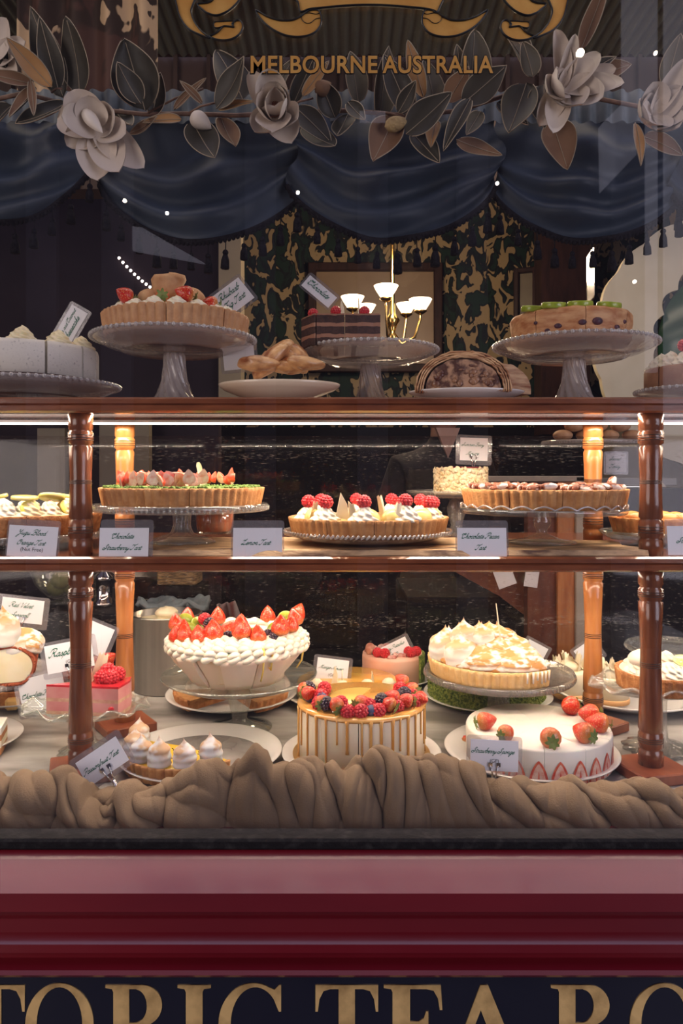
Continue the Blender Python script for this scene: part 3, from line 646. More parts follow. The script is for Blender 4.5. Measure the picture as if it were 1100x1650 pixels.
# ------------------------------------------------------------ food prototypes
def straw_pts(L, R, t):
    """strawberry radius along its length, t=0 at the calyx and 1 at the tip"""
    return R*(math.sin(PI*min(1, t**.62))**.75 if 0 < t < 1 else 0)
def strawberry_mesh(L=.030, R=.013, n=14):
    m = MB(); P = [(straw_pts(L, R, k/12), L*(1-k/12)) for k in range(13)][::-1]
    # origin at the calyx: z from 0 (calyx) up to L (tip)
    P = [(straw_pts(L, R, k/12), L*k/12) for k in range(13)]
    m.lathe(P, n); return m
def calyx_mesh(R=.012):
    m = MB()
    for i in range(7):
        a = 2*PI*i/7+random.random()*.3; l = R*(.9+.3*random.random()); w_ = R*.28
        c, s = math.cos(a), math.sin(a); lift = .25*random.random()
        pts = []
        for u, ww in ((.1, .5), (.45, 1), (.8, .65), (1.0, .0)):
            for v in (-1, 1):
                pts.append((c*l*u-s*w_*ww*v, s*l*u+c*w_*ww*v, -.0015-.002*u*(1-u)*4-lift*l*u*u))
        m.add(pts, [(0, 1, 3, 2), (2, 3, 5, 4), (4, 5, 7, 6)])
    m.tube([(0, 0, 0), (.001, 0, -.005)], .0009, 5); return m
def PR(name, mb, mats, subs=()):
    ob = link_mesh(name, mb, mats); q = []
    for nm, mb2, mt in subs: q.append(link_mesh(nm, mb2, mt))
    return proto(ob, q)
P_STRAW = PR('strawberry', strawberry_mesh(), STRAW, [('calyx', calyx_mesh(), LEAFG)])
P_STRAWG = PR('glazed_strawberry', strawberry_mesh(.034, .0145), STRAWO)
P_STRAWC = PR('strawberry_with_leaf', strawberry_mesh(.033, .0145), STRAWO, [('calyx', calyx_mesh(.011), LEAFG)])
def half_straw(L=.030, R=.012):
    m = MB(); P = [(straw_pts(L, R, k/10), L*k/10) for k in range(11)]
    m.lathe(P, 10, 0, PI, capmi=1); return m
P_HALF = PR('strawberry_half', half_straw(), [STRAWI, STRAWF])
def rasp_mesh(r=.0095, h=.017, dr=.0027):
    m = MB(); m.ell((0, 0, h*.45), (r*.85, r*.85, h*.48), 10, 8)
    rows = 6
    for j in range(rows):
        ph = -.9+2.3*j/(rows-1); zz = h*.45+h*.46*math.sin(min(ph, PI/2)); rr = r*.9*max(math.cos(ph), .12)
        k = max(4, int(2*PI*rr/(dr*1.55)))
        if j == rows-1: k = 4; rr = dr*.8
        for i in range(k):
            a = 2*PI*(i+.5*(j % 2))/k; m.ell((rr*math.cos(a), rr*math.sin(a), zz), (dr, dr, dr), 7, 5)
    return m
P_RASP = PR('raspberry', rasp_mesh(), RASP)
P_BLACK = PR('blackberry', rasp_mesh(.0095, .019, .0029), BLACKB)
def blue_mesh(r=.0078):
    m = MB(); m.lathe([(0, 0), (r*.6, r*.15), (r, r*.8), (r*.85, r*1.4), (r*.45, r*1.72), (r*.38, r*1.85), (r*.28, r*1.6), (0, r*1.55)], 16,
        rmod=lambda th, j, a, z: (a*(1+(.22*math.cos(5*th) if j in (4, 5) else 0)), z)); return m
P_BLUE = PR('blueberry', blue_mesh(), BLUEB)
def rosette_mesh(r=.014, h=.018, lobes=8, tw=1.8, tiers=3, seed=0):
    m = MB(); N = 26; P = []
    for i in range(N+1):
        t = i/N; ti = t*tiers; fr = ti-int(ti) if t < 1 else 1
        env = (1-t)**.62 if t < 1 else 0
        P.append((r*env*(1.0+.16*math.sin(PI*fr)), h*t))
    P = [(0, 0)]+P
    m.lathe(P, lobes*6, rmod=lambda th, j, a, z: (a*(1+.13*math.cos(lobes*(th+tw*z/h))), z+.0012*math.sin(th+seed)*(z/h))); return m
P_ROS = PR('cream_rosette', rosette_mesh(), CREAM)
P_ROSY = PR('yellow_cream_rosette', rosette_mesh(.016, .019, 8, 2.4), CREAMY)
def blob_mesh(r=.016, h=.03, peak=True, seed=0, rid=.04):
    m = MB(); N = 24; P = [(0, 0)]
    for i in range(N+1):
        t = i/N
        if t < .62: rr = math.sqrt(max(0, 1-((t-.25)/.62)**2))
        else:
            q = (t-.62)/.38; rr = math.sqrt(max(0, 1-(.37/.62)**2))*(1-q)**1.7*(1-.15*q)
        P.append((r*rr*(1+rid*math.sin(t*26)), h*t))
    m.lathe(P, 28, rmod=lambda th, j, a, z: (a*(1+.05*noise.noise((math.cos(th)*1.3+seed, math.sin(th)*1.3, z*60))), z)); 
    m.v = [(x+(.0025 if z > h*.8 else 0)*((z/h-.8)/.2)*math.cos(seed), y, z) for x, y, z in m.v]
    return m
P_KISS = PR('meringue_kiss', blob_mesh(.0165, .036), TOASTL)
P_PEAK = PR('meringue_peak', blob_mesh(.030, .056, seed=3, rid=.015), TOAST)
P_BIGPEAK = PR('meringue_swirl', blob_mesh(.042, .050, seed=5, rid=.02), TOASTB)
def kiwi_mesh(r=.016, h=.006):
    m = MB(); m.lathe([(0, 0), (r*.95, 0), (r, h*.3), (r, h*.7), (r*.95, h), (r*.3, h), (0, h*.9)], 24); return m
P_KIWI = PR('kiwi_slice', kiwi_mesh(), KIWI)
def shard_mesh(pts, th=.0016):
    m = MB(); m.prism(pts, -th/2, th/2); return m
P_SHARD = PR('white_chocolate_shard', shard_mesh([(-.009, 0), (.010, 0), (.004, .020), (-.007, .034)]), WCHOC)
P_CURL = PR('white_chocolate_curl', MB().grid(lambda u, v: (lerp(-.009, .010, v)*(1-.35*u), .006*math.sin(PI*v)-.003*u, .034*u+.0025*math.sin(5*PI*v)*u), 8, 8), WCHOC)

def crust_mesh(r, h, nf, a0=0, a1=2*PI, slope=.035, cuts=(), gap=.006, lip=.006, seed=0, per=6):
    """fluted tart case, in sectors separated by knife cuts"""
    m = MB(); segs = [a for a in cuts if a0 < a < a1]; b = [a0]+sorted(segs)+[a1]
    full = not segs and abs(a1-a0-2*PI) < 1e-6
    amp = r*.036
    prof = [(0, 0), (r-slope*r-.001, 0), (r-slope*r, .001)]+[(r*(1-slope*(1-k/6)), h*k/6) for k in range(1, 7)]+[(r-lip*.3, h+.0012), (r-lip, h), (r-lip-.001, h-.005), (0, h-.005)]
    def rm(th, j, a, z):
        f = abs(math.cos(nf*th/2))**.7
        if 1 <= j <= 9: a = a+amp*(f-.5)*1.5*(.55+.45*z/h)
        if j in (8, 9): z += .0007*f+.0009*noise.noise((th*9, seed, 0))
        return a, z
    for i in range(len(b)-1):
        s0 = b[i]+(0 if full else gap/2/1); s1 = b[i+1]-(0 if full else gap/2)
        n = max(8, int((s1-s0)/(2*PI)*nf*per)); m.lathe(prof, n, s0, s1 if not full else s0+2*PI, rmod=rm)
    return m
def disc_mesh(r, z0, z1, a0=0, a1=2*PI, cuts=(), gap=.006, dome=0.0, n=72, wob=0.0, taper=0.0):
    m = MB(); b = [a0]+sorted(a for a in cuts if a0 < a < a1)+[a1]; full = len(b) == 2 and abs(a1-a0-2*PI) < 1e-6
    prof = [(0, z0), (r*(1-taper), z0), (r, z1-(z1-z0)*.12), (r*.985, z1), (r*.6, z1+dome*.7), (0, z1+dome)]
    for i in range(len(b)-1):
        s0, s1 = (b[i], b[i+1]) if full else (b[i]+gap/2, b[i+1]-gap/2)
        m.lathe(prof, max(6, int(n*(s1-s0)/(2*PI))), s0, s1, rmod=(lambda th, j, a, z: (a*(1+wob*noise.noise((math.cos(th)*4, math.sin(th)*4, z*50))), z)) if wob else None)
    return m
def R(a): return math.radians(a)
def ring_pts(r, a0, a1, n, jit=0.0): return [(r*math.cos(R(a0+(a1-a0)*i/max(1, n-1)))+random.uniform(-jit, jit), r*math.sin(R(a0+(a1-a0)*i/max(1, n-1)))+random.uniform(-jit, jit), R(a0+(a1-a0)*i/max(1, n-1))) for i in range(n)]
def foodthing(name, label, cat, px, d, z, rot=0): return thing(name, label, cat, (X(px, d), d, z+.0006), (0, 0, R(rot)))

# ================================================================ TOP SHELF
# rhubarb fig tart on beaded stand
zp = 1.742
cake_stand('tall beaded glass cake stand holding the strawberry topped rhubarb tart', 281, 1.35, .149, zp, ZT, 'bead', .019, .045)
t = foodthing('rhubarb_fig_tart', 'pale fluted tart topped with whole strawberries and a golden scone', 'tart', 284, 1.35, zp)
rt = .128; cuts = [R(a) for a in (-85, -38, -140, 10, 50, 95, 140, 185)]; cuts = [c % (2*PI) for c in cuts]
part('tart_case', crust_mesh(rt, .040, 52, cuts=cuts, gap=.012, seed=2), CRUSTP, t)
part('custard_filling', disc_mesh(rt-.007, .03, .0385, cuts=cuts, gap=.012), CREAM, t)
for i, (x, y, a) in enumerate(ring_pts(rt-.030, -165, -15, 8, .003)+ring_pts(rt-.030, 20, 160, 6, .003)):
    place(P_ROS, t, (x, y, .038), (0, 0, a), (1.7, 1.5, 1.0+.15*random.random()))
for px_, y_, z_, rot, s in ((-.088, -.040, .056, (1.2, .5, 1.2), .86), (-.062, -.068, .060, (.5, -1.15, .3), 1.05), (-.005, -.085, .062, (-1.55, .2, .2), .95), (.046, -.078, .062, (.2, -1.3, .2), 1.10), (.086, -.060, .052, (.1, -1.5, -.1), 1.08), (.0, .08, .056, (1.2, 0, 0), 1), (.07, .05, .056, (1.2, 0, 1), 1)):
    place(P_STRAW, t, (x_ := px_, y_, z_), rot, s)
# rotated whole strawberries: calyx ends face outwards
SC = mat('golden_scone', (.52, .25, .10), (.72, .44, .22), 40, .65, .35, 120)
m = MB(); m.lathe([(0, 0), (.024, .0), (.030, .006), (.027, .018), (.031, .030), (.026, .038), (.012, .040), (0, .040)], 26, rmod=lambda th, j, a, z: (a*(1+.10*noise.noise((math.cos(th)*2, math.sin(th)*2, z*60))), z+.004*math.cos(th)))
part('scone', m, SC, t, (-.012, -.022, .074), (.15, .12, 0))
m = MB(); m.ell((0, 0, .02), (.027, .024, .024), 18, 12, jit=.06, seed=3); part('scone', m, SC, t, (.026, -.030, .046), (0, .4, 0))
part('scone', m, SC, t, (-.035, -.03, .042), (0, -.3, 1))
# chocolate layer cake
zp = 1.733
cake_stand('beaded glass cake stand carrying the dark chocolate layer cake', 597, 1.42, .131, zp, ZT, 'bead', .019, .043)
t = foodthing('chocolate_mousse_cake', 'dark chocolate layer cake with mousse bands and raspberries on top', 'cake', 548, 1.40, zp, 0)
w_, dp = .150, .13
def slab(z0, z1, wob, seed):
    m = MB()
    for (x0, x1) in ((-.072, -.044), (-.0425, .0075), (.009, .072)):
        def side(u, v, x0=x0, x1=x1):
            return None
        nx = 10; vs = []
        for k in range(nx+1):
            x = lerp(x0, x1, k/nx); cut = max(0, (-.044-x)/.028); yf = -dp/2+.045*cut**1.5
            a = wob*noise.noise((x*60, seed, 0)); b = wob*noise.noise((x*60, seed+9, 0)); o = .0015*noise.noise((x*90, seed+4, z0*90))
            vs += [(x, yf+o, z0+a), (x, yf+o, z1+b), (x, dp/2, z1+b), (x, dp/2, z0+a)]
        fs = [(0, 1, 2, 3), tuple(4*nx+q for q in (3, 2, 1, 0))]
        for k in range(nx):
            for q in range(4): fs.append((4*k+q, 4*k+4+q, 4*k+4+(q+1) % 4, 4*k+(q+1) % 4))
        m.add(vs, fs, smooth=False)
    return m
zs = [(0, .013, 'sponge_layer', CHOC), (.0125, .0195, 'mousse_layer', CHOCF), (.019, .033, 'sponge_layer', CHOC), (.0325, .0395, 'mousse_layer', CHOCF), (.039, .053, 'sponge_layer', CHOC), (.0525, .0555, 'mousse_layer', CHOCF)]
for i, (a, b, nm, mt) in enumerate(zs): part(nm, slab(a, b, .0018, i*3), mt, t)
for x, y in ((-.050, -.03), (-.008, -.050), (.044, -.048)): place(P_RASP, t, (x, y, .056), (0, 0, x*90), .92)
place(P_SHARD, t, (-.001+.004, -.045, .056), (0, .15, .9), .8); place(P_SHARD, t, (.034, -.046, .056), (0, .0, 1.45), .9)
# kiwi cake
zp = 1.731
cake_stand('beaded glass cake stand below the blueberry cake topped with kiwi', 925, 1.35, .147, zp, ZT, 'bead', .019, .045)
KC = mat('baked_blueberry_sponge', (.44, .17, .06), (.70, .40, .19), 34, .55, .4, 120, stretch=(1, 1, 2.6))
t = foodthing('kiwi_blueberry_cake', 'browned blueberry cake topped with green kiwi slices', 'cake', 918, 1.35, zp, 0)
cuts = [R(a) % (2*PI) for a in (-93, -45, 0, 60, 120, 180, -140)]
m = MB(); b = [0]+sorted(c for c in cuts if c > .01)+[2*PI]
for s0, s1 in zip(b, b[1:]):
    m.lathe([(0, 0), (.100, 0), (.105, .006), (.103, .02), (.105, .034), (.106, .047), (.103, .052), (.07, .050), (0, .048)], int(60*(s1-s0)/6.28)+6, s0+.005, s1-.005, rmod=lambda th, j, a, z: (a*(1+.025*noise.noise((math.cos(th)*7, math.sin(th)*7, z*50))), z+(.003*noise.noise((th*5, 3, 0)) if z > .04 else 0)))
part('sponge', m, KC, t)
BL = mat('baked_blueberry', (.03, .012, .03), (.10, .03, .05), 90, .5)
for a, z_, s_ in ((-118, .020, 1), (-96, .024, 1.1), (-82, .026, 1.5), (-128, .014, .8), (-140, .030, .7), (-60, .018, 1), (-48, .03, .8)):
    m = MB(); m.ell((0, 0, 0), (.004*s_, .0065*s_, .0045*s_), 10, 6); part('baked_blueberry', m, BL, t, (.1035*math.cos(R(a)), .1035*math.sin(R(a)), z_), (0, 0, R(a)))
for x, y, r_ in ((-.078, -.045, 0), (-.050, -.072, .3), (-.008, -.082, .1), (.044, -.072, .2), (.03, .03, 0), (-.02, .04, 0)):
    place(P_KIWI, t, (x, y, .0535), (.16, .06*math.sin(x*50), r_), (1.35, 1.2, 1.7))
c = card(951, 446, 1.36, .050, .080, (.0, .05, R(84)), [], 'clear laminated card seen nearly edge-on, standing in the kiwi cake', sl=.004)
# cheesecake far left
zp = 1.656
cake_stand('low beaded glass stand with the white speckled cheesecake wedges', 46, 1.33, .160, zp, ZT, 'bead', .02, .05, gm=GLASSM)
t = foodthing('coconut_cheesecake', 'white speckled cheesecake with yellow cream rosettes beside the lemon and coconut card', 'cheesecake', 40, 1.33, zp, 0)
CHS = mat('speckled_cheesecake', (.78, .74, .66), (.40, .38, .36), 260, .55, .15, 300, ramp=(.62, .72))
cuts = [R(a) % (2*PI) for a in (-120, -87, -52, -20, 20, 60, 100, 150, 195)]
part('cheesecake_filling', disc_mesh(.126, .010, .066, cuts=cuts, gap=.035), CHS, t)
part('biscuit_base', disc_mesh(.129, 0, .011, cuts=cuts, gap=.02, wob=.02), CHOC, t)
for a in (-137, -103, -70, -36, 0, 40, 80, 120, 170): place(P_ROSY, t, (.100*math.cos(R(a)), .100*math.sin(R(a)), .065), (0, 0, R(a)), (1.35, 1.35, 1.35))
# puff pastries
china_plate('cream oval plate holding the caramelised pastry puffs', 450, 1.285, .105, ZT, .034, 1, .72, .42, mat('cream_china', (.88, .74, .54), rough=.15, coat=.4))
PUF = mat('caramelised_pastry', (.30, .085, .02), (.80, .46, .20), 26, .3, .5, 90, ramp=(.38, .6), coat=.3, stretch=(1, 1, 2))
def puff(sx, sy, sz, seed):
    m = MB(); m.grid(lambda u, v: (sx*math.sin(PI*v)*math.cos(2*PI*u)*(1+.34*noise.noise((math.cos(6.28*u)*1.6+seed, math.sin(6.28*u)*1.6, v*3))+.07*math.sin(12*PI*u+4*v)), sy*math.sin(PI*v)*math.sin(2*PI*u), -sz*math.cos(PI*v)*(1+.25*noise.noise((math.cos(6.28*u)+seed, math.sin(6.28*u), 2)))), 40, 16, closeu=True)
    return m
for i, (px, py, sx, sz, ry, yaw) in enumerate(((420, 588, .037, .014, .0, .3), (440, 577, .042, .017, -.75, .2), (463, 576, .030, .024, .3, .1), (488, 586, .034, .012, .12, -.1), (463, 590, .03, .012, 0, 0), (478, 575, .026, .018, .9, .5))):
    o = puff(sx, .028, sz, i*7)
    tag(link_mesh('pastry_puff', o, PUF, None, (X(px, 1.275+.012*(i % 2)), 1.275+.018*(i % 3)-.01, Z(py, 1.275)), (0, ry, yaw)),
        ('flat caramelised pastry puff lying lowest left on the cream plate', 'tilted dark edged pastry puff leaning left on the cream plate', 'tallest upright golden pastry puff in the middle of the pile', 'flat browned pastry puff at the right end of the cream plate', 'small pastry puff wedged under the tall upright puff', 'pastry puff leaning right behind the tall upright puff')[i], 'pastry', 'caramelised pastry puffs on the cream plate')
# strudel
china_plate('narrow white oval plate under the cut strudel', 751, 1.29, .100, ZT, .022, 1, .66, .55)
t = foodthing('strudel', 'cut apple strudel with flaky crust showing brown fruit filling', 'strudel', 745, 1.285, ZT+.016, -8)
STF = mat('fruit_filling', (.09, .032, .02), (.50, .29, .17), 58, .45, .8, 90, ramp=(.42, .56), detail=6)
FLK = mat('flaky_crust', (.30, .10, .03), (.74, .48, .26), 22, .5, .7, 60, stretch=(1, 1, 5), ramp=(.35, .6))
def arch(rx, rz, y0, y1, m, n=28, jit=0., z0=0.0):
    pts = [(rx*math.cos(PI*i/n)*(1+jit*noise.noise((i*.7, rx*50, 0))), z0+rz*math.sin(PI*i/n)**.8*(1+jit*noise.noise((i*.5, rx*70, 4)))) for i in range(n+1)]
    m.prism(pts, y0, y1); return m
part('fruit_filling', arch(.062, .054, -.044, .04, MB(), jit=.05), STF, t)
for k, (rx, rz, yy) in enumerate(((.0655, .0570, -.0435), (.0695, .0600, -.0425), (.0735, .0635, -.041), (.0775, .067, -.039))):
    m = MB(); n = 36
    def band(u, v, rx=rx, rz=rz, yy=yy, k=k):
        a = PI*u; s = 1+.025*noise.noise((a*3, v*4, k*5.0)); q = .0022*noise.noise((a*9, v*9, k))
        return (rx*math.cos(a)*s+q, yy+v*.095, rz*math.sin(a)**.8*s+q)
    m.grid(band, 48, 14); ob = part('pastry_layer', m, FLK, t)
    md = ob.modifiers.new('thickness', 'SOLIDIFY'); md.thickness = .0026
m = MB()
for i in range(26):
    a = PI*(.1+.8*random.random()); x, z_ = .066*math.cos(a)*.75, .05*math.sin(a)*random.uniform(.2, .95)+.003
    m.ell((x, -.0445, z_), (random.uniform(.003, .008), .003, random.uniform(.002, .006)), 8, 6, jit=.3, seed=i)
part('fruit_pieces', m, mat('caramel_apple_pieces', (.42, .22, .11), (.10, .03, .02), 70, .35, coat=.3), t)
t2 = arch(.050, .050, -.04, .04, MB(), jit=.06)
part('strudel_end', t2, FLK, t, (.054, .03, 0), (0, 0, .45))
# raspberry cream cake at right
zp = 1.652
cake_stand('low beaded glass stand at the far right under the raspberry cream tart', 1128, 1.33, .112, zp-.006, ZT, 'bead', .02, .05)
t = foodthing('raspberry_cream_tart', 'brown sided tart piled with cream rosettes and one raspberry', 'tart', 1128, 1.33, zp, 0)
part('tart_case', disc_mesh(.094, 0, .036, cuts=[R(a) for a in (200, 232, 262, 300)], gap=.03, wob=.02), mat('cocoa_biscuit', (.34, .16, .09), (.44, .24, .14), 40, .6, .3, 90), t)
for a in (175, 200, 225, 250, 280, 310, 150): place(P_ROS, t, (.068*math.cos(R(a)), .068*math.sin(R(a)), .035), (0, 0, a), 1.6)
place(P_RASP, t, (.066*math.cos(R(222)), .066*math.sin(R(222)), .062), (.3, 0, 0), 1.15)
# cards of the top shelf
card(376, 479, 1.42, .062, .050, (-.1, R(-38), .1), [('Rhubarb', .85), ('Fig Tart', .85)], 'tilted Rhubarb Fig Tart card behind the scone topped tart', clip=False)
card(514, 470, 1.40, .066, .026, (-.1, R(40), 0), [('Chocolate', .9)], 'narrow tilted Chocolate card stuck into the chocolate layer cake', sl=.004)
card(113, 526, 1.40, .075, .036, (-.1, R(-60), 0), [('Lemon and Coconut', .95), ('Cheesecake', .75)], 'steeply tilted Lemon and Coconut Cheesecake card behind the speckled cheesecake', sl=.006)
card(385, 577, 1.385, .058, .042, (0, R(-6), 0), [], 'small white name card between the tart stand and pastry puffs', sub='(Nut Free)')
# stack of pink plates
m = MB()
t = thing('plate_stack', 'stack of pale pink edged plates behind the speckled cheesecake', 'plates', (X(180, 1.50), 1.50, ZT))
for i in range(4):
    m = MB(); m.lathe([(0, 0), (.020, 0), (.026, .006), (.025, .007), (0, .004)], 30); part('saucer', m, PORC, t, (0, 0, .0075*i))

# ================================================================ MIDDLE SHELF
m = MB()
def board(u, v):
    x = lerp(X(240, 1.3), X(1000, 1.3), u)+.02*noise.noise((v*3, 1, 0)); y = lerp(1.185+.012*noise.noise((u*9, 0, 5)), lerp(1.44, 1.36, max(0, (u-.6)/.4)), v)
    return (x, y, ZM+.009+.0015*noise.noise((u*30, v*6, 0)))
m.grid(board, 60, 10)
nb = len(m.v)
m.grid(lambda u, v: (lambda p: (p[0], p[1]-.004*v, lerp(p[2], ZM+.0006, v)))(board(u, 0)), 60, 2)
m.grid(lambda u, v: (lambda p: (p[0]+.003*v, p[1], lerp(p[2], ZM+.0006, v)))(board(1, u)), 10, 2)
m.grid(lambda u, v: (lambda p: (p[0]-.003*v, p[1], lerp(p[2], ZM+.0006, v)))(board(0, u)), 10, 2)
tag(link_mesh('bark_edged_board', m, mat('bark_and_sapwood', (.66, .45, .25), (.10, .05, .03), 11, .6, .7, 60, stretch=(1, 3, 3), ramp=(.5, .68))), 'flat rough edged wooden serving board lying on the middle shelf', 'board')
ZW = ZM+.0105
# chocolate strawberry tart
zp = 1.447
cake_stand('ridged clear glass cake stand under the green crumbed strawberry tart', 293, 1.30, .1515, zp, ZW, 'ridge', .0165, .056)
t = foodthing('chocolate_strawberry_tart', 'fluted tart with green pistachio crumb and pink strawberry wedges', 'tart', 295, 1.30, zp, 0)
cuts = [R(a) % (2*PI) for a in (-104, -74, -135, -40, 0, 40, 90, 140)]
part('tart_case', crust_mesh(.138, .029, 60, cuts=cuts, gap=.008, seed=4), CRUST, t)
m = MB()
for i in range(520):
    a = 2*PI*random.random(); rr = .133-abs(random.gauss(0, .007)); m.ell((rr*math.cos(a), rr*math.sin(a), .029+.004*random.random()), (.0028, .0025, .0022), 5, 4, jit=.5, seed=i)
m.lathe([(.06, .026), (.13, .0275), (.134, .0285), (.128, .031), (.08, .031), (0, .031)], 60)
part('pistachio_crumb', m, mat('pistachio_crumb', (.10, .19, .035), (.22, .34, .09), 200, .85, .5, 300), t)
random.seed(11)
for i in range(44):
    a = R(-172+164*i/43) if i < 30 else R(20+140*(i-30)/13); rr = random.uniform(.085, .116) if i < 30 else .09
    red = i < 15
    place(P_HALF, t, (rr*math.cos(a), rr*math.sin(a), .031+random.uniform(0, .008)), (random.uniform(-.45, .45), random.uniform(-.5, .5)+(.3 if i < 15 else -.2), random.choice((0, 0, PI, .8, -.7))+a+PI/2), random.uniform(.75, .95))
for i in range(10):
    a = R(-160+80*i/9); place(P_HALF, t, (.075*math.cos(a), .075*math.sin(a), .040), (random.uniform(-.6, .6), 1.0, random.uniform(0, 6)), .95)
m = MB(); m.grid(lambda u, v: (lerp(-.006, .006, v)*(1-.3*u)*(1 if u < .95 else .6), .003*math.sin(PI*v), .042*u), 8, 4)
part('white_chocolate_curl', m, WCHOC, t, (.030, .03, .034), (.2, -.2, 0))
# glass of orange sauce
t = thing('glass_jar', 'faceted glass jar of orange red jam behind the ridged glass stand', 'jar', (X(346, 1.45), 1.45, ZW))
m = MB(); m.lathe([(0, .004), (.030, .004), (.036, .02), (.038, .058), (.0365, .058), (.0345, .02), (.028, .008), (0, .008)], 60, rmod=lambda th, j, a, z: (a*(1+.02*math.cos(12*th)), z)); part('glass_body', m, GLASSC, t)
m = MB(); m.lathe([(0, .009), (.029, .009), (.034, .02), (.036, .050), (0, .050)], 40); part('jam', m, mat('orange_jam', (.62, .10, .02), (.75, .17, .04), 30, .25, coat=.4), t)
# lemon tart
t = thing('glass_plate', 'low rope edged glass plate holding the raspberry topped lemon tart', 'plate', (X(592, 1.31), 1.31, ZW))
m = MB(); m.lathe([(0, .014), (.120, .014), (.142, .019), (.148, .021), (.146, .017), (.118, .007), (.075, .003), (.07, 0), (0, 0)], 90); part('plate_body', m, glassmat('amber_lit_glass', (.95, .88, .80), .12, (.6, .42, .28), .06, 1.6, .3, 90), t)
m = MB()
for i in range(110):
    a = 2*PI*i/110; m.tube([(.146*math.cos(a+b), .146*math.sin(a+b), .0165+c_) for b, c_ in ((-.02, 0), (.02, .006))], .0022, 5)
part('rope_rim', m, BEAD, t)
zp = ZW+.0165
t = foodthing('lemon_tart', 'fluted lemon tart ringed with cream swirls, raspberries and white chocolate shards', 'tart', 593, 1.31, zp, 0)
cuts = [R(a) % (2*PI) for a in (-88, -121, -50, -10, 30, 75, 120, 165, 205)]
part('tart_case', crust_mesh(.137, .027, 56, cuts=cuts, gap=.008, seed=6), CRUST, t)
part('lemon_curd', disc_mesh(.131, .015, .0265, cuts=cuts, gap=.008), mat('lemon_curd', (.86, .66, .22), (.88, .70, .30), 20, .2, coat=.4), t)
LC = mat('lemon_curd_dome', (.88, .68, .24), rough=.2, coat=.4)
for a in (-165, -146, -92, -70, -38, -15): 
    m = MB(); m.ell((0, 0, .004), (.020, .018, .019), 18, 10); part('curd_dome', m, LC, t, (.108*math.cos(R(a)), .108*math.sin(R(a)), .024))
for a, s, w2 in ((-158, 1.25, 0), (-131, 1.3, 0), (-105, 0, 0), (-96, 1.35, 0), (-60, 1.45, 0), (-27, 1.2, 0), (-8, 1.1, 0), (30, 1.2, 0), (65, 1.2, 0), (100, 1.2, 0), (140, 1.2, 0)):
    if not s: continue
    x, y = .112*math.cos(R(a)), .112*math.sin(R(a))
    place(P_ROS, t, (x, y, .025), (0, 0, a), (s*1.22, s*1.22, s*1.12)); place(P_RASP, t, (x, y, .025+.0175*s), (.1*math.sin(a), .1, 0), 1.15)
for a, rr, yaw, s in ((-150, .085, .4, .9), (-118, .098, .3, 1.25), (-108, .085, -.2, .9), (-78, .098, -1.2, 1.1), (-70, .12, 2.6, .8), (-35, .07, .3, .9), (-142, .12, .8, .8), (-103, .118, -.7, .75)):
    place(P_SHARD if s > 1.2 or rr < .09 else P_CURL, t, (rr*math.cos(R(a)), rr*math.sin(R(a)), .029), (.1, .12*math.sin(a), yaw), s)
# pecan tart
zp = 1.4425
cake_stand('scallop edged clear glass cake stand carrying the chocolate pecan tart', 873, 1.30, .1425, zp, ZW, 'scallop', .0145, .058, gm=GLASSC)
t = foodthing('chocolate_pecan_tart', 'brown fluted tart with sugar dusted pecans on clear scalloped stand', 'tart', 875, 1.30, zp, 0)
cuts = [R(a) % (2*PI) for a in (-93, -62, -128, -30, 20, 60, 100, 150)]
part('tart_case', crust_mesh(.138, .031, 58, cuts=cuts, gap=.008, seed=8), CRUST, t)
part('chocolate_filling', disc_mesh(.132, .015, .029, cuts=cuts, gap=.008), CHOCF, t)
PEC = mat('sugared_pecan', (.22, .06, .022), (.84, .79, .74), 38, .6, .4, 150, ramp=(.46, .54))
m0 = MB(); m0.ell((0, -.0028, .004), (.0125, .0045, .005), 12, 8, jit=.1); m0.ell((0, .0032, .004), (.0125, .0045, .005), 12, 8, jit=.1, seed=3)
P_PEC = PR('pecan_half', m0, PEC)
random.seed(5)
for i in range(62):
    a = R(-175+170*random.random()) if i < 48 else R(180*random.random()); rr = .126-.045*random.random()**1.3
    place(P_PEC, t, (rr*math.cos(a), rr*math.sin(a), .028+.007*random.random()), (random.uniform(-.3, .3), random.uniform(-.4, .4), random.uniform(0, 6.28)), random.uniform(.9, 1.15))
place(P_PEC, t, (.100, -.06, .040), (0, -1.1, .3), 1.1)
# berry mousse cake
zp = 1.458
cake_stand('small clear glass pedestal stand behind the pecan tart, under the almond cake', 735, 1.60, .106, zp, ZM, 'plain', .019, .045)
t = foodthing('summer_berry_mousse_cake', 'small pale yellow almond flaked round cake with dark red top', 'cake', 742, 1.585, zp, 0)
m = MB(); m.lathe([(0, 0), (.052, 0), (.054, .005), (.053, .05), (.049, .055), (0, .055)], 48)
part('cake_body', m, CREAMY, t)
AL = mat('almond_flake', (.86, .66, .36), (.92, .82, .58), 60, .45)
m = MB(); random.seed(9)
for i in range(420):
    a = 2*PI*random.random(); z_ = random.uniform(.002, .056); Mx = Matrix.Translation((.055*math.cos(a), .055*math.sin(a), z_)) @ Matrix.Rotation(a, 4, 'Z') @ Euler((random.uniform(-1, 1), random.uniform(-.6, .6), random.uniform(-.7, .7))).to_matrix().to_4x4()
    m.ell((0, 0, 0), (.0014, .0065, .0042), 7, 4, M=Mx)
part('almond_flakes', m, AL, t)
m = MB(); m.lathe([(0, .0555), (.047, .0555), (.046, .058), (0, .058)], 40); part('berry_glaze', m, mat('berry_glaze', (.20, .01, .02), rough=.2, coat=.5), t)
card(763, 724, 1.57, .058, .048, (-.05, R(2), 0), [('Summer Berry', .86), ('Mousse', .5)], 'clipped Summer Berry Mousse card standing above the almond flaked cake', clip=True, sl=.009)
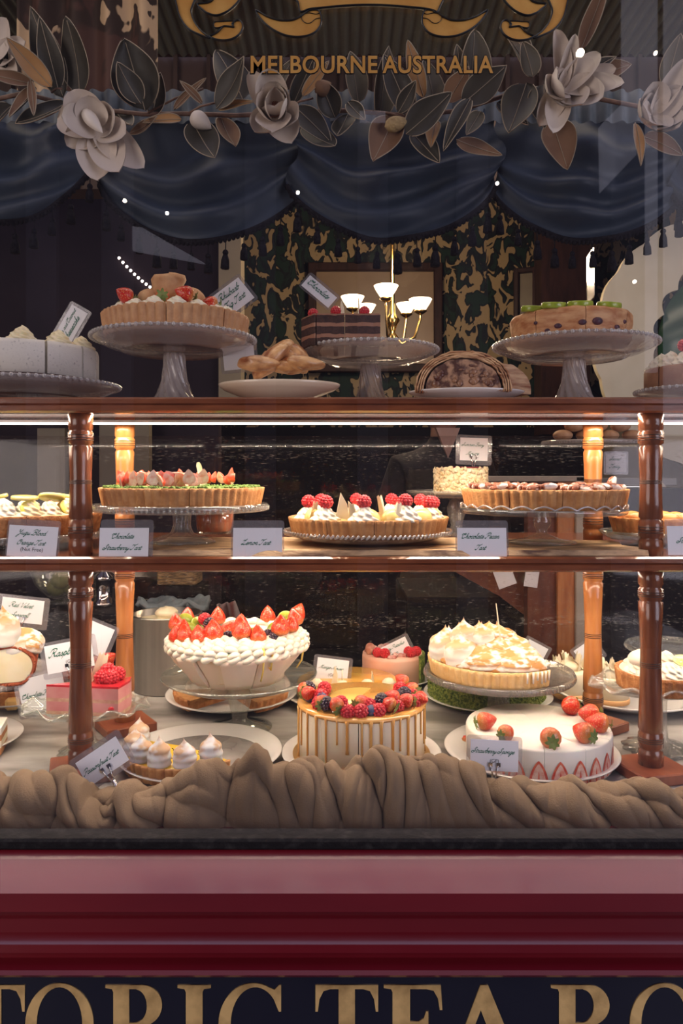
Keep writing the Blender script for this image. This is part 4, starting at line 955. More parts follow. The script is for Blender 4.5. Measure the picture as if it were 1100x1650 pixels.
# yuzu orange tart
zp = 1.396
cake_stand('low ridged glass stand under the creamy yellow yuzu tart', 28, 1.335, .152, zp, ZM, 'ridge', .02, .05)
t = foodthing('yuzu_orange_tart', 'brown crusted tart heaped with pale cream and yellow citrus slices', 'tart', 25, 1.335, zp, 0)
part('tart_case', crust_mesh(.145, .034, 40, cuts=[R(a) % (2*PI) for a in (-60, -90, -120)], seed=12), CRUSTD, t)
part('cream_filling', disc_mesh(.138, .02, .036, dome=.008), CREAMY, t)
YS = mat('yuzu_slice', (.84, .72, .10), (.88, .80, .32), 80, .3, coat=.4); P_YUZ = PR('citrus_slice', kiwi_mesh(.019, .005), YS)
for i, (x, y, a) in enumerate(ring_pts(.113, -175, -5, 11)+ring_pts(.113, 10, 170, 8)):
    place(P_ROSY if i % 2 else P_ROS, t, (x, y, .034), (0, 0, a), (1.45, 1.45, 1.45))
for x, y, a in ring_pts(.104, -160, -8, 7): place(P_YUZ, t, (x, y, .062), (.25*math.sin(a*3), .2*math.cos(a*5), a), 1.15)
for x, y, a in ring_pts(.122, -150, -25, 5): place(P_YUZ, t, (x, y, .046), (1.1, 0, a+PI/2), .8)
# small pie on plate, right
cake_stand('shallow clear glass dish holding the small brown fluted pie', 1048, 1.345, .088, ZM+.020, ZM, 'plain', .02, .045, gm=GLASSC)
t = foodthing('apple_pie', 'small deep golden fluted pie between the pecan tart and front post', 'pie', 1050, 1.345, ZM+.021, 0)
part('pie_crust', crust_mesh(.073, .030, 26, slope=.12, seed=3), mat('golden_crust', (.50, .19, .04), (.70, .34, .10), 50, .5, .5, 200), t)
m = MB()
for i, (x, y, a) in enumerate(ring_pts(.042, 0, 330, 9)): m.ell((x, y, .031), (.018, .015, .010), 12, 8)
m.ell((0, 0, .033), (.02, .02, .012), 12, 8); part('apple_top', m, mat('glazed_apple', (.62, .24, .05), (.78, .42, .14), 60, .3, coat=.4), t)
# middle shelf cards
def shelf_card(px, py, lines, label, sub=None, w=.078, h=.046, roll=0, d=1.183, up=.006, yaw=0, side=0.):
    zc = ZM+h/2+.001+.004; return card(px, py, d, w, h, (-.12, R(roll), yaw), lines, label, sub, sl=.003, up=up, side=side)
c = shelf_card(53, 872.5, [('Yuzu Blood', .62), ('Orange Tart', .62)], 'Yuzu Blood Orange Tart name card on the middle shelf edge', '(Nut Free)', .078, .049, 3, up=.010)
shelf_card(200, 874, [('Chocolate', .5), ('Strawberry Tart', .82)], 'Chocolate Strawberry Tart name card below the ridged glass stand', up=.013, side=.004)
shelf_card(415, 874, [('Lemon Tart', .62)], 'Lemon Tart name card, left of the raspberry topped tart', up=.012)
shelf_card(776, 874, [('Chocolate Pecan', .82), ('Tart', .25)], 'Chocolate Pecan Tart name card on the middle shelf edge', up=.012)
shelf_card(1114, 871, [('Strawberry', .6)], 'name card cut by the right picture edge, right of the front post', up=.012)
# ================================================================ DECK
# strawberry sponge
china_plate('large white plate under the strawberry sponge', 854, 1.272, .146, ZD, .021)
t = foodthing('strawberry_sponge', 'white cream cake with halved strawberries pressed round its side', 'cake', 866, 1.262, ZD+.0045, 0)
RS, HS = .120, .056
cuts = [R(a) % (2*PI) for a in (-100, -68, -132, -36, 0, 60, 100, 140, 180)]
m = MB(); b = sorted(cuts); b = b+[b[0]+2*PI]
for s0, s1 in zip(b, b[1:]): m.lathe([(0, 0), (RS, 0), (RS, HS*.5), (RS, HS*.93), (RS*.985, HS), (RS*.5, HS+.0005), (0, HS+.0005)], int(80*(s1-s0)/6.28)+4, s0+.002, s1-.002)
part('cream_coating', m, WHITEC, t)
def petal_patch(rad, a, w, h, z0, n=8):
    def f(u, v):
        ww = w*(1-u**1.9)**.8 if u < 1 else 0; th = a+(v*2-1)*ww/rad
        return ((rad+.0004*(1-abs(v*2-1)))*math.cos(th), (rad+.0004)*math.sin(th), z0+h*u)
    return f
for i, a in enumerate((-152, -136, -120, -104, -88.5, -73, -58, -43, -28, -13, 2)):
    m = MB(); m.mi = 0; m.grid(petal_patch(RS+.0006, R(a), .0150, .038, .002), 12, 8)
    m.mi = 1; m.grid(petal_patch(RS+.0011, R(a), .0112, .033, .0025), 12, 8)
    m.mi = 0; m.grid(petal_patch(RS+.0016, R(a), .0018, .022, .003), 8, 4)
    ob = part('strawberry_slice', m, [mat('strawberry_slice_rim', (.62, .05, .03), (.80, .22, .12), 90, .35) if i == 0 else bpy.data.materials['strawberry_slice_rim'], STRAWF], t)
for a, rr, yaw, s in ((-167, .092, -55, 1.05), (-134, .095, -145, .92), (-94, .100, -100, 1.15), (-57, .094, -60, 1.15), (-20, .097, -25, 1.15), (8, .092, 10, 1.15), (38, .09, 30, 1.15)):
    x, y = rr*math.cos(R(a)), rr*math.sin(R(a)); k = .034*s*.5
    yy = R(a)
    # calyx outwards, tip towards the middle, lying on its side
    place(P_STRAWC, t, (x+.017*math.cos(yy), y+.017*math.sin(yy), HS+.0115*s), (0, -PI/2+.12, yy), s)
m = MB(); m.ell((0, 0, .003), (.006, .005, .005), 9, 6, jit=.3); part('strawberry_piece', m, STRAW, t, (-.118, .028, .020))
card(796, 1217, 1.128, .0725, .045, (-.15, R(3), 0), [('Strawberry Sponge', .93)], 'Strawberry Sponge (GF) name card clipped in front of the white cake', '(GF)', clip=True, side=0)
# passionfruit tart
m = MB(); m.lathe([(0, 0), (.106, 0), (.106, .001), (0, .001)], 60)
tag(link_mesh('glass_disc', m, mat('grey_glass_disc', (.30, .275, .25), (.40, .37, .34), 30, .15, .1, 60, coat=.5), None, (X(324, 1.267), 1.267, ZD+.0042)), 'grey speckled glass disc lying inside the passionfruit tart plate', 'glass disc')
china_plate('large white plate with glass centre holding the half passionfruit tart', 324, 1.267, .138, ZD, .018, ir=.80)
t = foodthing('passionfruit_tart', 'part eaten passionfruit tart edged with six white torched meringue kisses', 'tart', 300, 1.245, ZD+.0045, 0)
A0, A1 = R(180-22), R(360-36); rp = .103
part('tart_case', crust_mesh(rp, .026, 46, a0=A0, a1=A1, cuts=[R(263)], gap=.014, seed=5), CRUST, t)
part('curd_filling', disc_mesh(rp-.006, .012, .0255, a0=A0, a1=A1, cuts=[R(263)], gap=.014), mat('passionfruit_curd', (.80, .50, .03), (.88, .64, .10), 30, .25, .1, 90, coat=.4), t)
m = MB()
random.seed(3)
for i in range(30): 
    a = R(random.uniform(190, 320)); rr = random.uniform(.01, .07); m.ell((rr*math.cos(a), rr*math.sin(a), .0262), (.0016, .0011, .0008), 6, 4)
part('passionfruit_seeds', m, DARK, t)
for a in (172, 199, 225, 252, 280, 309): place(P_KISS, t, (.083*math.cos(R(a)), .083*math.sin(R(a)), .0245), (0, 0, a*3), (1.12, 1.12, 1.30+.08*math.sin(a)))
card(165, 1227, 1.125, .070, .041, (-.25, R(-33), R(8)), [('Passionfruit Tart', .9)], 'tilted Passionfruit Tart name card clipped at the brown fabric', clip=True, sl=.008, up=.008)
# drip cake
china_plate('white plate with gold board under the caramel drip cake', 582, 1.272, .136, ZD, .016)
m = MB(); m.lathe([(0, 0), (.117, 0), (.117, .003), (0, .003)], 60)
tag(link_mesh('cake_board', m, mat('gold_foil_board', (.66, .38, .12), rough=.3, metal=.5), None, (X(582, 1.272), 1.272, ZD+.010)), 'round gold cake board between the drip cake and its plate', 'board')
t = foodthing('caramel_drip_cake', 'tall white cake with caramel drips and a crescent of mixed berries', 'cake', 582, 1.272, ZD+.0135, 0)
RC, HC = .107, .086
m = MB(); cuts = sorted(R(a) % (2*PI) for a in (-94, -58, -128, -20, 20, 60, 100, 150, 200))
b = cuts+[cuts[0]+2*PI]
for s0, s1 in zip(b, b[1:]):
    g0 = .006 if abs(s0-R(266)) < .02 else .0012; g1 = .006 if abs(s1-R(266)) < .02 else .0012
    m.lathe([(0, 0), (RC, 0), (RC, HC*.4), (RC*.998, HC*.95), (RC*.985, HC), (0, HC)], int(90*(s1-s0)/6.28)+4, s0+g0, s1-g1, rmod=lambda th, j, a, z: (a*(1+.004*noise.noise((th*20, z*20, 0))), z))
part('buttercream_body', m, mat('vanilla_buttercream', (.86, .74, .52), (.90, .80, .60), 20, .4, .1, 40, sss=.1), t)
CAR = mat('caramel_glaze', (.66, .30, .06), (.74, .42, .12), 30, .15, coat=.6)
m = MB(); m.lathe([(0, HC+.0002), (RC*.9, HC+.0002), (RC+.001, HC-.003), (RC+.0022, HC-.0045), (RC+.002, HC-.001), (RC*.97, HC+.0025), (0, HC+.0022)], 120)
random.seed(21)
a = 0
while a < 360:
    w = random.choice((.0016, .002, .0026)); L = HC*random.choice((.45, .7, .9, .98, .98, .6))
    ca, sa = math.cos(R(a)), math.sin(R(a)); q = []; rr = []
    for k in range(9):
        u = k/8; q.append((ca*(RC+.0006), sa*(RC+.0006), HC-.002-L*u)); rr.append(w*(1.5 if k == 0 else 1.0)*(1.25 if k == 8 else 1))
    m.tube(q, rr, 6); a += random.choice((7.5, 9, 10.5, 12.5))
part('caramel_glaze', m, CAR, t)
m = MB(); m.lathe([(0, 0), (.055, 0), (.054, .0012), (0, .0012)], 40, R(70), R(250)); part('mango_centre', m, mat('yellow_glaze', (.84, .60, .16), rough=.2, coat=.4), t, (0, .01, HC+.0023))
random.seed(31)
zt = HC+.0022
seq = [('S', 172), ('K', 164), ('R', 158), ('S', 180), ('B', 193), ('R', 200), ('S', 188), ('R', 212), ('B', 207), ('S', 226), ('K', 232), ('R', 241), ('S', 247), ('R', 254), ('S', 263), ('K', 240), ('R', 270), ('R', 281), ('B', 276), ('R', 290), ('K', 294), ('S', 303), ('R', 311), ('S', 320), ('S', 328), ('R', 337), ('K', 326), ('S', 346), ('R', 352), ('K', 345), ('B', 12), ('S', 5), ('R', 20), ('S', 30)]
for i, (k, a) in enumerate(seq):
    rr = RC-.016-(.018 if i % 3 == 2 else 0.002*(i % 2)); x, y = rr*math.cos(R(a)), rr*math.sin(R(a))
    lift = .004 if i % 3 == 2 else 0
    if k == 'R': place(P_RASP, t, (x, y, zt+lift), (random.uniform(-.7, .7), random.uniform(-.6, .6), a), 1.15)
    if k == 'K': place(P_BLACK, t, (x, y, zt+.003+lift), (random.uniform(-.5, .5), random.uniform(-.5, .5), a), 1.12)
    if k == 'B': place(P_BLUE, t, (x, y, zt+lift), (random.uniform(-.8, .3), random.uniform(-.5, .5), a), 1.2)
    if k == 'S': place(P_STRAW, t, (x+.006*math.cos(R(a)), y+.006*math.sin(R(a)), zt+.011+lift), (random.uniform(-.3, .3), -PI/2+random.uniform(-.1, .5), R(a)+random.choice((-.9, .9, .5, 2.3))), .92)
# meringue stand with lemon meringue tart
zp = 1.118
cake_stand('ridged glass pedestal stand carrying the torched lemon meringue tart', 803, 1.45, .145, zp, ZD, 'ridge', .022, .042, gm=glassmat('smoky_pressed_glass', (.80, .78, .75), .24, (.42, .39, .36), .1, 1.5, .3, 90))
t = foodthing('lemon_meringue_tart', 'tall torched meringue tart with its right wedge missing, on glass pedestal', 'tart', 800, 1.445, zp, 0)
A0, A1 = R(55), R(306); rp = .130
part('tart_case', crust_mesh(rp, .029, 56, a0=A0, a1=A1, seed=7), mat('butter_pastry', (.74, .46, .17), (.82, .58, .27), 60, .55, .35, 300), t)
m = MB(); m.lathe([(0, .02), (.118, .026), (.121, .032), (.114, .045), (.095, .060), (.06, .074), (0, .078)], 60, A0, A1, rmod=lambda th, j, a, z: (a*(1+.03*noise.noise((math.cos(th)*5, math.sin(th)*5, z*30))), z))
part('meringue_dome', m, TOASTB, t)
random.seed(17)
for a, rr, zz, s, k in ((186, .098, .030, (1.15, 1.15, 1.15), 0), (216, .092, .028, (1.1, 1.1, 1.1), 0), (204, .070, .048, (1.0, 1.0, 1.15), 0), (246, .088, .028, (1.1, 1.1, .9), 1), (229, .052, .058, (.85, .85, .85), 0), (276, .090, .026, (1.05, 1.05, .85), 1), (296, .082, .028, (.95, .95, .85), 1), (262, .055, .046, (1.0, 1.0, .85), 1), (205, .035, .055, (.95, .95, .9), 1), (300, .04, .050, (1, 1, .85), 1), (270, .02, .058, (1.05, 1.05, .85), 1), (160, .09, .028, (1, 1, 1), 0), (130, .09, .028, (1, 1, 1), 0), (100, .09, .028, (1, 1, 1), 0), (75, .08, .028, (1, 1, 1), 0), (100, .04, .05, (1, 1, 1), 1)):
    place(P_PEAK if k == 0 else P_BIGPEAK, t, (rr*math.cos(R(a)), rr*math.sin(R(a)), zz), (.10*math.sin(R(a)), -.12*math.cos(R(a)), a), s if k == 0 else tuple(q*.85 for q in s))
m = MB()
for a in (-58, -61.5, -65, -69, -73, -78):
    x, y = rp*1.012*math.cos(R(a)), rp*1.012*math.sin(R(a)); m.tube([(x, y, .031), (x*1.003, y*1.003, .022), (x*.998, y*.998, .031-random.uniform(.012, .022))], [.0024, .0018, .0016], 6)
part('meringue_drips', m, WHITEC, t)
m = MB(); m.prism([(-.0016, 0), (.0016, 0), (.0008, .098), (-.0008, .098)], -.001, .001); part('wooden_skewer', m, WCHOC, t, (-.002, -.060, .045), (0, -.12, 0))
# green pistachio cake on plate
china_plate('white plate behind the pedestal holding the green crumbed cake', 785, 1.614, .138, ZD, .014)
t = foodthing('pistachio_cake', 'round cake coated in green chopped pistachio behind the glass pedestal', 'cake', 782, 1.614, ZD+.005, 0)
GP = mat('chopped_pistachio', (.06, .11, .012), (.25, .30, .05), 180, .7, 1.0, 160, ramp=(.4, .6))
m = MB(); m.lathe([(0, 0), (.122, 0), (.124, .004), (.124, .080), (.120, .084), (0, .084)], 120, rmod=lambda th, j, a, z: (a, z)); part('cake_body', m, GP, t)
random.seed(2); m = MB()
for i in range(1500):
    a = random.uniform(PI, 2*PI); z_ = random.uniform(.002, .083); r_ = .1245; m.ell((r_*math.cos(a), r_*math.sin(a), z_), (.0028, .0024, .0024), 5, 3, jit=.6, seed=i)
part('nut_coating', m, GP, t)
# pavlova
zp = 1.112
cake_stand('clear glass pedestal plate carrying the strawberry pavlova', 386, 1.43, .147, zp, ZD, 'plain', .022, .062, gm=GLASSC)
t = foodthing('strawberry_pavlova', 'large pavlova heaped with piped cream, strawberries and kiwi', 'pavlova', 383, 1.425, zp+.001, 0)
MER = mat('pavlova_meringue', (.80, .62, .46), (.84, .70, .56), 12, .55, .15, 60, sss=.1)
m = MB(); b = [R(a) for a in (-172, -135, -118, -96, -66, -30, 15, 60, 110, 150, 188)]
for k, (s0, s1) in enumerate(zip(b, b[1:])):
    n = max(8, int((s1-s0)*16)); jo = .006*math.sin(k*2.3)
    m.lathe([(0, 0), (.088, 0), (.094+jo, .010), (.112+jo, .032), (.126+jo, .052), (.131+jo, .060), (.124, .064), (.07, .064), (0, .062)], n, s0+.012, s1-.012,
            rmod=lambda th, j, a, z: (a*(1+.035*noise.noise((math.cos(th)*5, math.sin(th)*5, z*40+k))), z+(.005*noise.noise((th*4, k, 1)) if j in (4, 5) else 0)))
part('meringue_shell', m, MER, t)
m = MB(); m.lathe([(0, .001), (.084, .001), (.100, .03), (.112, .055), (0, .06)], 48, rmod=lambda th, j, a, z: (a*(1+.06*noise.noise((math.cos(th)*8, math.sin(th)*8, z*70))), z)); part('crumbled_centre', m, mat('caramel_crumb', (.66, .36, .16), (.85, .68, .48), 40, .7, .6, 120), t)
m = MB()
for k, (rr, zz, amp, fr, th_) in enumerate(((.129, .063, .0035, 34, .0062), (.128, .071, .004, 38, .0062), (.121, .078, .004, 33, .0066), (.112, .083, .004, 30, .0066), (.100, .086, .003, 26, .007), (.086, .086, .003, 20, .008))):
    n = 300; q = []
    for i in range(n):
        a = 2*PI*i/n; q.append(((rr+amp*math.cos(fr*a))*math.cos(a), (rr+amp*math.cos(fr*a))*math.sin(a), zz+amp*.8*math.sin(fr*a+k)+.004*noise.noise((a*2, k, 0))))
    m.tube(q, th_, 8, closed=True)
m.lathe([(0, .06), (.118, .06), (.115, .076), (.09, .084), (.05, .086), (0, .086)], 60)
part('piped_cream', m, CREAM, t)
random.seed(8)
for x, y, zz, tilt, s in ((-.112, -.02, .092, -.25, 1.0), (-.098, -.048, .083, -.1, 1.1), (-.085, -.070, .080, .05, 1.05), (-.105, -.052, .078, -.3, 1.0), (-.058, -.082, .081, .1, 1.05), (-.030, -.080, .086, .12, 1.2), (-.100, .010, .098, -.3, 1.0), (.020, -.080, .089, -.05, 1.25), (.050, -.085, .082, .3, 1.05), (.086, -.060, .090, -.05, 1.2), (.104, -.030, .090, .1, .95), (.112, .020, .092, -.3, 1.1), (.090, .0, .085, -.6, 1.0), (.104, .06, .094, -.5, 1.15), (.0, .04, .08, 0, 1), (-.05, .07, .085, 0, 1.1), (.05, .08, .085, 0, 1.1), (-.02, -.04, .086, .6, 1.0)):
    place(P_STRAWG, t, (x, y, zz), (random.uniform(-.15, .1), tilt, random.uniform(0, 6)), s)
for x, y, zz, rx, ry in ((-.100, -.005, .105, 1.3, .3), (-.086, -.035, .094, 1.35, .2), (-.075, -.012, .100, 1.2, .9), (-.070, -.055, .085, 1.2, -.3), (.034, -.055, .088, 1.3, 0), (-.040, -.045, .09, 1.3, .3), (.074, -.020, .092, 1.3, .1), (.088, .05, .10, 1.3, 0)):
    place(P_KIWI, t, (x, y, zz), (rx, 0, ry), 1.05)
for x, y, zz in ((-.062, -.02, .105), (-.050, -.03, .094), (-.045, -.055, .088)): place(P_RASP, t, (x, y, zz), (0, .3, 0), 1.2)
for x, y, zz in ((-.052, -.030, .108), (.060, -.060, .092), (.070, -.068, .088), (-.012, -.065, .09)): place(P_BLACK, t, (x, y, zz-.01), (0, .3, 0), 1.1)
m = MB()
for a, l in ((-62, .055), (-55, .03), (-15, .05)): m.tube([(.128*math.cos(R(a)), .128*math.sin(R(a)), .080), (.133*math.cos(R(a)), .133*math.sin(R(a)), .07), (.128*math.cos(R(a)), .128*math.sin(R(a)), .04), (.118*math.cos(R(a)), .118*math.sin(R(a)), .075-l)], [.003, .0022, .0018, .0015], 6)
part('passionfruit_syrup', m, mat('passionfruit_syrup', (.85, .55, .08), (.90, .70, .2), 60, .2, coat=.5), t)
# plate behind pavlova with crust slice
china_plate('white plate behind the pavlova pedestal with leftover tart pieces', 374, 1.59, .140, ZD, .024)
for i, (px, a0, a1) in enumerate(((372, 185, 232), (378, 300, 345))):
    t = foodthing('tart_slice', ('orange brown tart slice on the plate left of the pavlova pedestal', 'orange brown tart slice on the plate right of the pavlova pedestal')[i], 'tart slice', px, 1.58, ZD+.010)
    part('tart_case', crust_mesh(.118, .022, 44, a0=R(a0), a1=R(a1), seed=i), CRUSTD, t)
    part('filling', disc_mesh(.112, .01, .021, a0=R(a0), a1=R(a1)), CRUST, t)
# mango mousse cake
china_plate('white plate behind the drip cake holding the mango mousse cake', 556, 1.60, .128, ZD, .02)
t = foodthing('mango_mousse_cake', 'flat glazed orange mousse cake with three small white chocolate domes', 'cake', 560, 1.59, ZD+.005)
part('mousse_body', disc_mesh(.108, 0, .040), mat('mango_mousse', (.84, .62, .24), (.86, .68, .34), 20, .4), t)
m = MB(); m.lathe([(0, .0402), (.107, .0402), (.108, .041), (.104, .043), (0, .043)], 60); part('mango_glaze', m, mat('mango_glaze', (.78, .36, .05), (.85, .50, .10), 16, .12, coat=.6), t)
for i, x in enumerate((-.066, -.012, .040, .085)):
    m = MB(); m.lathe([(0, 0), (.0145, 0), (.0135, .007), (.008, .0125), (0, .0145)], 20); part('white_chocolate_dome', m, WCHOC, t, (x, -.062+.02*(abs(x)/.08), .043))
place(P_SHARD, t, (-.028, -.035, .043), (0, .25, .9), 1.05); place(P_SHARD, t, (.052, -.03, .043), (0, 0, 1.2), .8)
m = MB(); m.tube([(0, 0, 0), (.0005, 0, .024)], .0011, 6); part('white_chocolate_stick', m, WCHOC, t, (-.012, -.060, .055))
card(535, 1081, 1.60, .068, .050, (-.2, R(7), 0), [('Mango Mousse', .8)], 'Mango Mousse name card standing on the glazed orange cake', '(GF)', sl=.008)
# raspberry pistachio cake
china_plate('small white plate at the back carrying the raspberry pistachio cake', 633, 1.745, .098, ZD, .018)
t = foodthing('raspberry_pistachio_cake', 'pink layered cake with green nut edge and raspberries, partly hidden behind drip cake', 'cake', 632, 1.73, ZD+.004, 0)
PK = mat('pink_mousse', (.80, .42, .30), (.84, .52, .40), 20, .5)
part('pink_mousse', disc_mesh(.070, 0, .068, a0=R(140), a1=R(410), taper=.0), PK, t)
m = MB(); m.lathe([(.069, 0), (.075, 0), (.075, .068), (.069, .068)], 40, R(-35), R(50)); part('nut_coating', m, GP, t)
random.seed(12); m = MB()
for i in range(60):
    a = 6.28*random.random(); rr = .06*math.sqrt(random.random()); m.ell((rr*math.cos(a), rr*math.sin(a), .070), (.007, .007, .006), 8, 5, jit=.3, seed=i)
part('crumble_topping', m, mat('pink_crumble', (.50, .16, .13), (.84, .64, .56), 60, .6), t)
for x, y in ((.040, -.045), (.052, -.03), (.036, -.03), (-.02, -.05), (-.035, -.045)): place(P_RASP, t, (x, y, .070), (0, .2, x*90), 1.1)
m = MB(); m.ell((0, 0, .01), (.012, .012, .014), 12, 8, jit=.2); part('fig_piece', m, mat('dried_fig', (.40, .14, .09), (.62, .36, .26), 60, .5), t, (-.052, -.02, .070))
card(633, 1049, 1.70, .078, .036, (-.1, R(-26), 0), [('Raspberry Pistachio', .9), ('Layer', .35)], 'tilted Raspberry Pistachio Layer card behind the berry drip cake', sl=.008)
card(861, 1050, 1.72, .05, .04, (0, R(28), 0), [], 'blank looking white card corner behind the meringue tart', sl=.008)
# red velvet swissroll
zp = 1.113
cake_stand('glass stand at the left edge under the red velvet roll', -44, 1.45, .140, zp, ZD, 'ridge', .02, .045, gm=GLASSM)
t = foodthing('red_velvet_roll', 'red velvet roll with pale cream centre and torched meringue cap', 'cake roll', 14, 1.40, zp, 0)
RV = mat('red_velvet_sponge', (.30, .055, .02), (.44, .11, .04), 110, .8, .8, 200)
m = MB(); q = [(.050*math.cos(a_)*1.0, .034+.040*math.sin(a_)) for a_ in [2*PI*i/40 for i in range(40)]]; q = [(x, max(z_, .0)) for x, z_ in q]
m.prism(q, -.04, .06); part('sponge_roll', m, RV, t, (0, 0, 0), (0, 0, .35))
m = MB()
m.prism([(x*.86, max(.006, .034+(z_-.034)*.84)) for x, z_ in q], -.0412, 0); part('cream_centre', m, CREAMY, t, (0, 0, 0), (0, 0, .35))
random.seed(4); m = MB()
for i in range(200):
    a_ = 2*PI*random.random(); m.ell((.047*math.cos(a_), -.041, max(.002, .034+.037*math.sin(a_))), (.003, .003, .003), 5, 4, jit=.5, seed=i)
part('crumb_coating', m, RV, t, (0, 0, 0), (0, 0, .35))
m = MB(); m.ell((0, -.0412, .030), (.011, .002, .006), 10, 6); part('jam_spot', m, RASP, t, (-.006, 0, 0), (0, 0, .35))
m = MB(); m.ell((0, 0, 0), (.050, .052, .030), 28, 16, jit=.03, seed=3); part('meringue_cap', m, TOASTB, t, (.010, .012, .066))
place(P_PEAK, t, (.000, -.022, .072), (0, 0, 0), (1.0, 1.0, 1.35)); place(P_BIGPEAK, t, (.036, -.004, .055), (0, .3, 1), (.62, .62, .7))
card(36, 984, 1.49, .084, .047, (-.05, R(6), 0), [('Red Velvet', .6), ('Swissroll', .45)], 'Red Velvet Swissroll name card above the torched roll', clip=True, sl=.011)
card(112, 1057, 1.335, .085, .050, (-.1, R(-11), 0), [('Raspberry', .8)], 'Raspberry name card partly hidden by the front left post', '(GF)', clip=True, sl=.009)
card(69, 1115, 1.37, .084, .062, (-.1, R(-14), 0), [('Chocolate Fig Tart', .92)], 'Chocolate Fig Tart name card above the oval glass dish', sl=.009)
card(157, 1030, 1.38, .046, .055, (-.1, R(22), 0), [], 'blank side of a laminated card right of the front left post', sl=.008)
# raspberry slice on wavy glass dish
cake_stand('oval wavy clear glass pedestal dish holding the pink raspberry slice', 137, 1.303, .108, 1.088, ZD, 'wavy', .017, .045, gm=GLASSC, sq=.68)
t = foodthing('raspberry_slice', 'wedge of pink layered mousse cake with red glaze and raspberries', 'cake slice', 143, 1.296, 1.0895, 0)
def wedge(z0, z1, mt, nm):
    pts = [(-.066, -.020), (.062, -.036), (.070, .006), (.066, .030)]
    m = MB(); vs = [(x, y, z0) for x, y in pts]+[(x, y, z1) for x, y in pts]; m.add(vs, [(3, 2, 1, 0), (4, 5, 6, 7)]+[(i, (i+1) % 4, (i+1) % 4+4, i+4) for i in range(4)], smooth=False); part(nm, m, mt, t)
PKL = mat('raspberry_mousse', (.66, .22, .22), (.74, .34, .31), 30, .5); SPG = mat('pale_sponge', (.72, .48, .30), (.62, .30, .22), 90, .7)
wedge(0, .006, SPG, 'sponge_layer'); wedge(.006, .022, PKL, 'mousse_layer'); wedge(.022, .028, SPG, 'sponge_layer'); wedge(.028, .047, PKL, 'mousse_layer')
wedge(.047, .0505, mat('raspberry_glaze', (.60, .02, .035), (.70, .05, .06), 40, .12, coat=.6), 'berry_glaze')
for x, y, z_ in ((.044, -.010, .050), (.032, .004, .058), (.050, .010, .051), (.024, -.008, .050)): place(P_RASP, t, (x, y, z_), (.2, .2, x*80), 1.3)
place(P_CURL, t, (.012, .004, .050), (0, .25, .3), (1.3, 1, 1.4)); place(P_SHARD, t, (-.004, -.004, .050), (0, .2, .2), 1.2)
m = MB(); m.ell((.050, -.0345, .012), (.006, .002, .005), 10, 6); part('berry_pocket', m, RASP, t)
# strawberry cream tart behind post
t = foodthing('strawberry_cream_tart', 'small brown tart with piped cream and sliced strawberries beside the back left post', 'tart', 163, 1.52, ZD+.004, 0)
part('tart_case', disc_mesh(.035, 0, .062, wob=.03), mat('brown_sponge', (.40, .17, .06), (.5, .24, .1), 60, .7, .4, 120), t)
place(P_ROS, t, (0.008, -.01, .06), (0, 0, 0), 2.0)
for x, z_, r_ in ((.010, .088, 1.2), (.002, .104, 1.4), (.018, .100, .9), (-.012, .095, 1.2)): place(P_STRAW, t, (x-.01, -.022, z_), (.2, r_, .3), 1.15)
# fig tart plate
china_plate('white plate under the stand at left holding the dark fig tart', 30, 1.60, .105, ZD, .02)
t = foodthing('chocolate_fig_tart', 'dark brown tart piece with a golden cube, left of the fig card', 'tart', 22, 1.57, ZD+.006, 0)
part('tart_case', disc_mesh(.048, 0, .050, wob=.04), CHOC, t); part('tart_crust', disc_mesh(.052, 0, .034, wob=.03, a0=R(150), a1=R(400)), CRUSTD, t)
m = MB(); m.box((0, 0, .012), (.026, .022, .024), bev=.005); part('honeycomb_cube', m, mat('honeycomb_cube', (.80, .50, .16), (.86, .62, .28), 60, .5, .3, 90), t, (.020, -.052, .0), (0, 0, .3))
t = foodthing('fig_cluster', 'reddish brown caramel fig topping behind the raspberry card', 'dessert', 108, 1.50, ZD+.002, 0)
part('cake_body', disc_mesh(.03, 0, .07), CRUSTP, t)
m = MB(); random.seed(6)
for i in range(14): m.ell((random.uniform(-.02, .02), random.uniform(-.02, .0), .074+random.uniform(0, .014)), (.009, .007, .007), 8, 6, jit=.3, seed=i)
part('glazed_figs', m, mat('glazed_fig', (.25, .04, .02), (.45, .12, .05), 60, .3, coat=.4), t)
# plate at bottom-left edge
china_plate('white plate cut by the left edge, holding a layered slice', -75, 1.327, .116, ZD, .019, ir=.62)
t = foodthing('layered_slice', 'brown and cream layered cake slice at the left edge', 'cake slice', -28, 1.30, ZD+.0055, 0)
for i, (a, b, mt) in enumerate(((0, .012, CRUSTD), (.012, .024, CREAMY), (.024, .034, CRUSTD), (.034, .046, WHITEC))):
    m = MB(); vs = [(-.05, -.02, a), (.045, -.028, a), (.030, .03, a), (-.05, .03, a)]; vs += [(x, y, b) for x, y, _ in vs]
    m.add(vs, [(3, 2, 1, 0), (4, 5, 6, 7)]+[(q, (q+1) % 4, (q+1) % 4+4, q+4) for q in range(4)], smooth=False); part('cream_layer' if i % 2 else 'sponge_layer', m, mt, t)
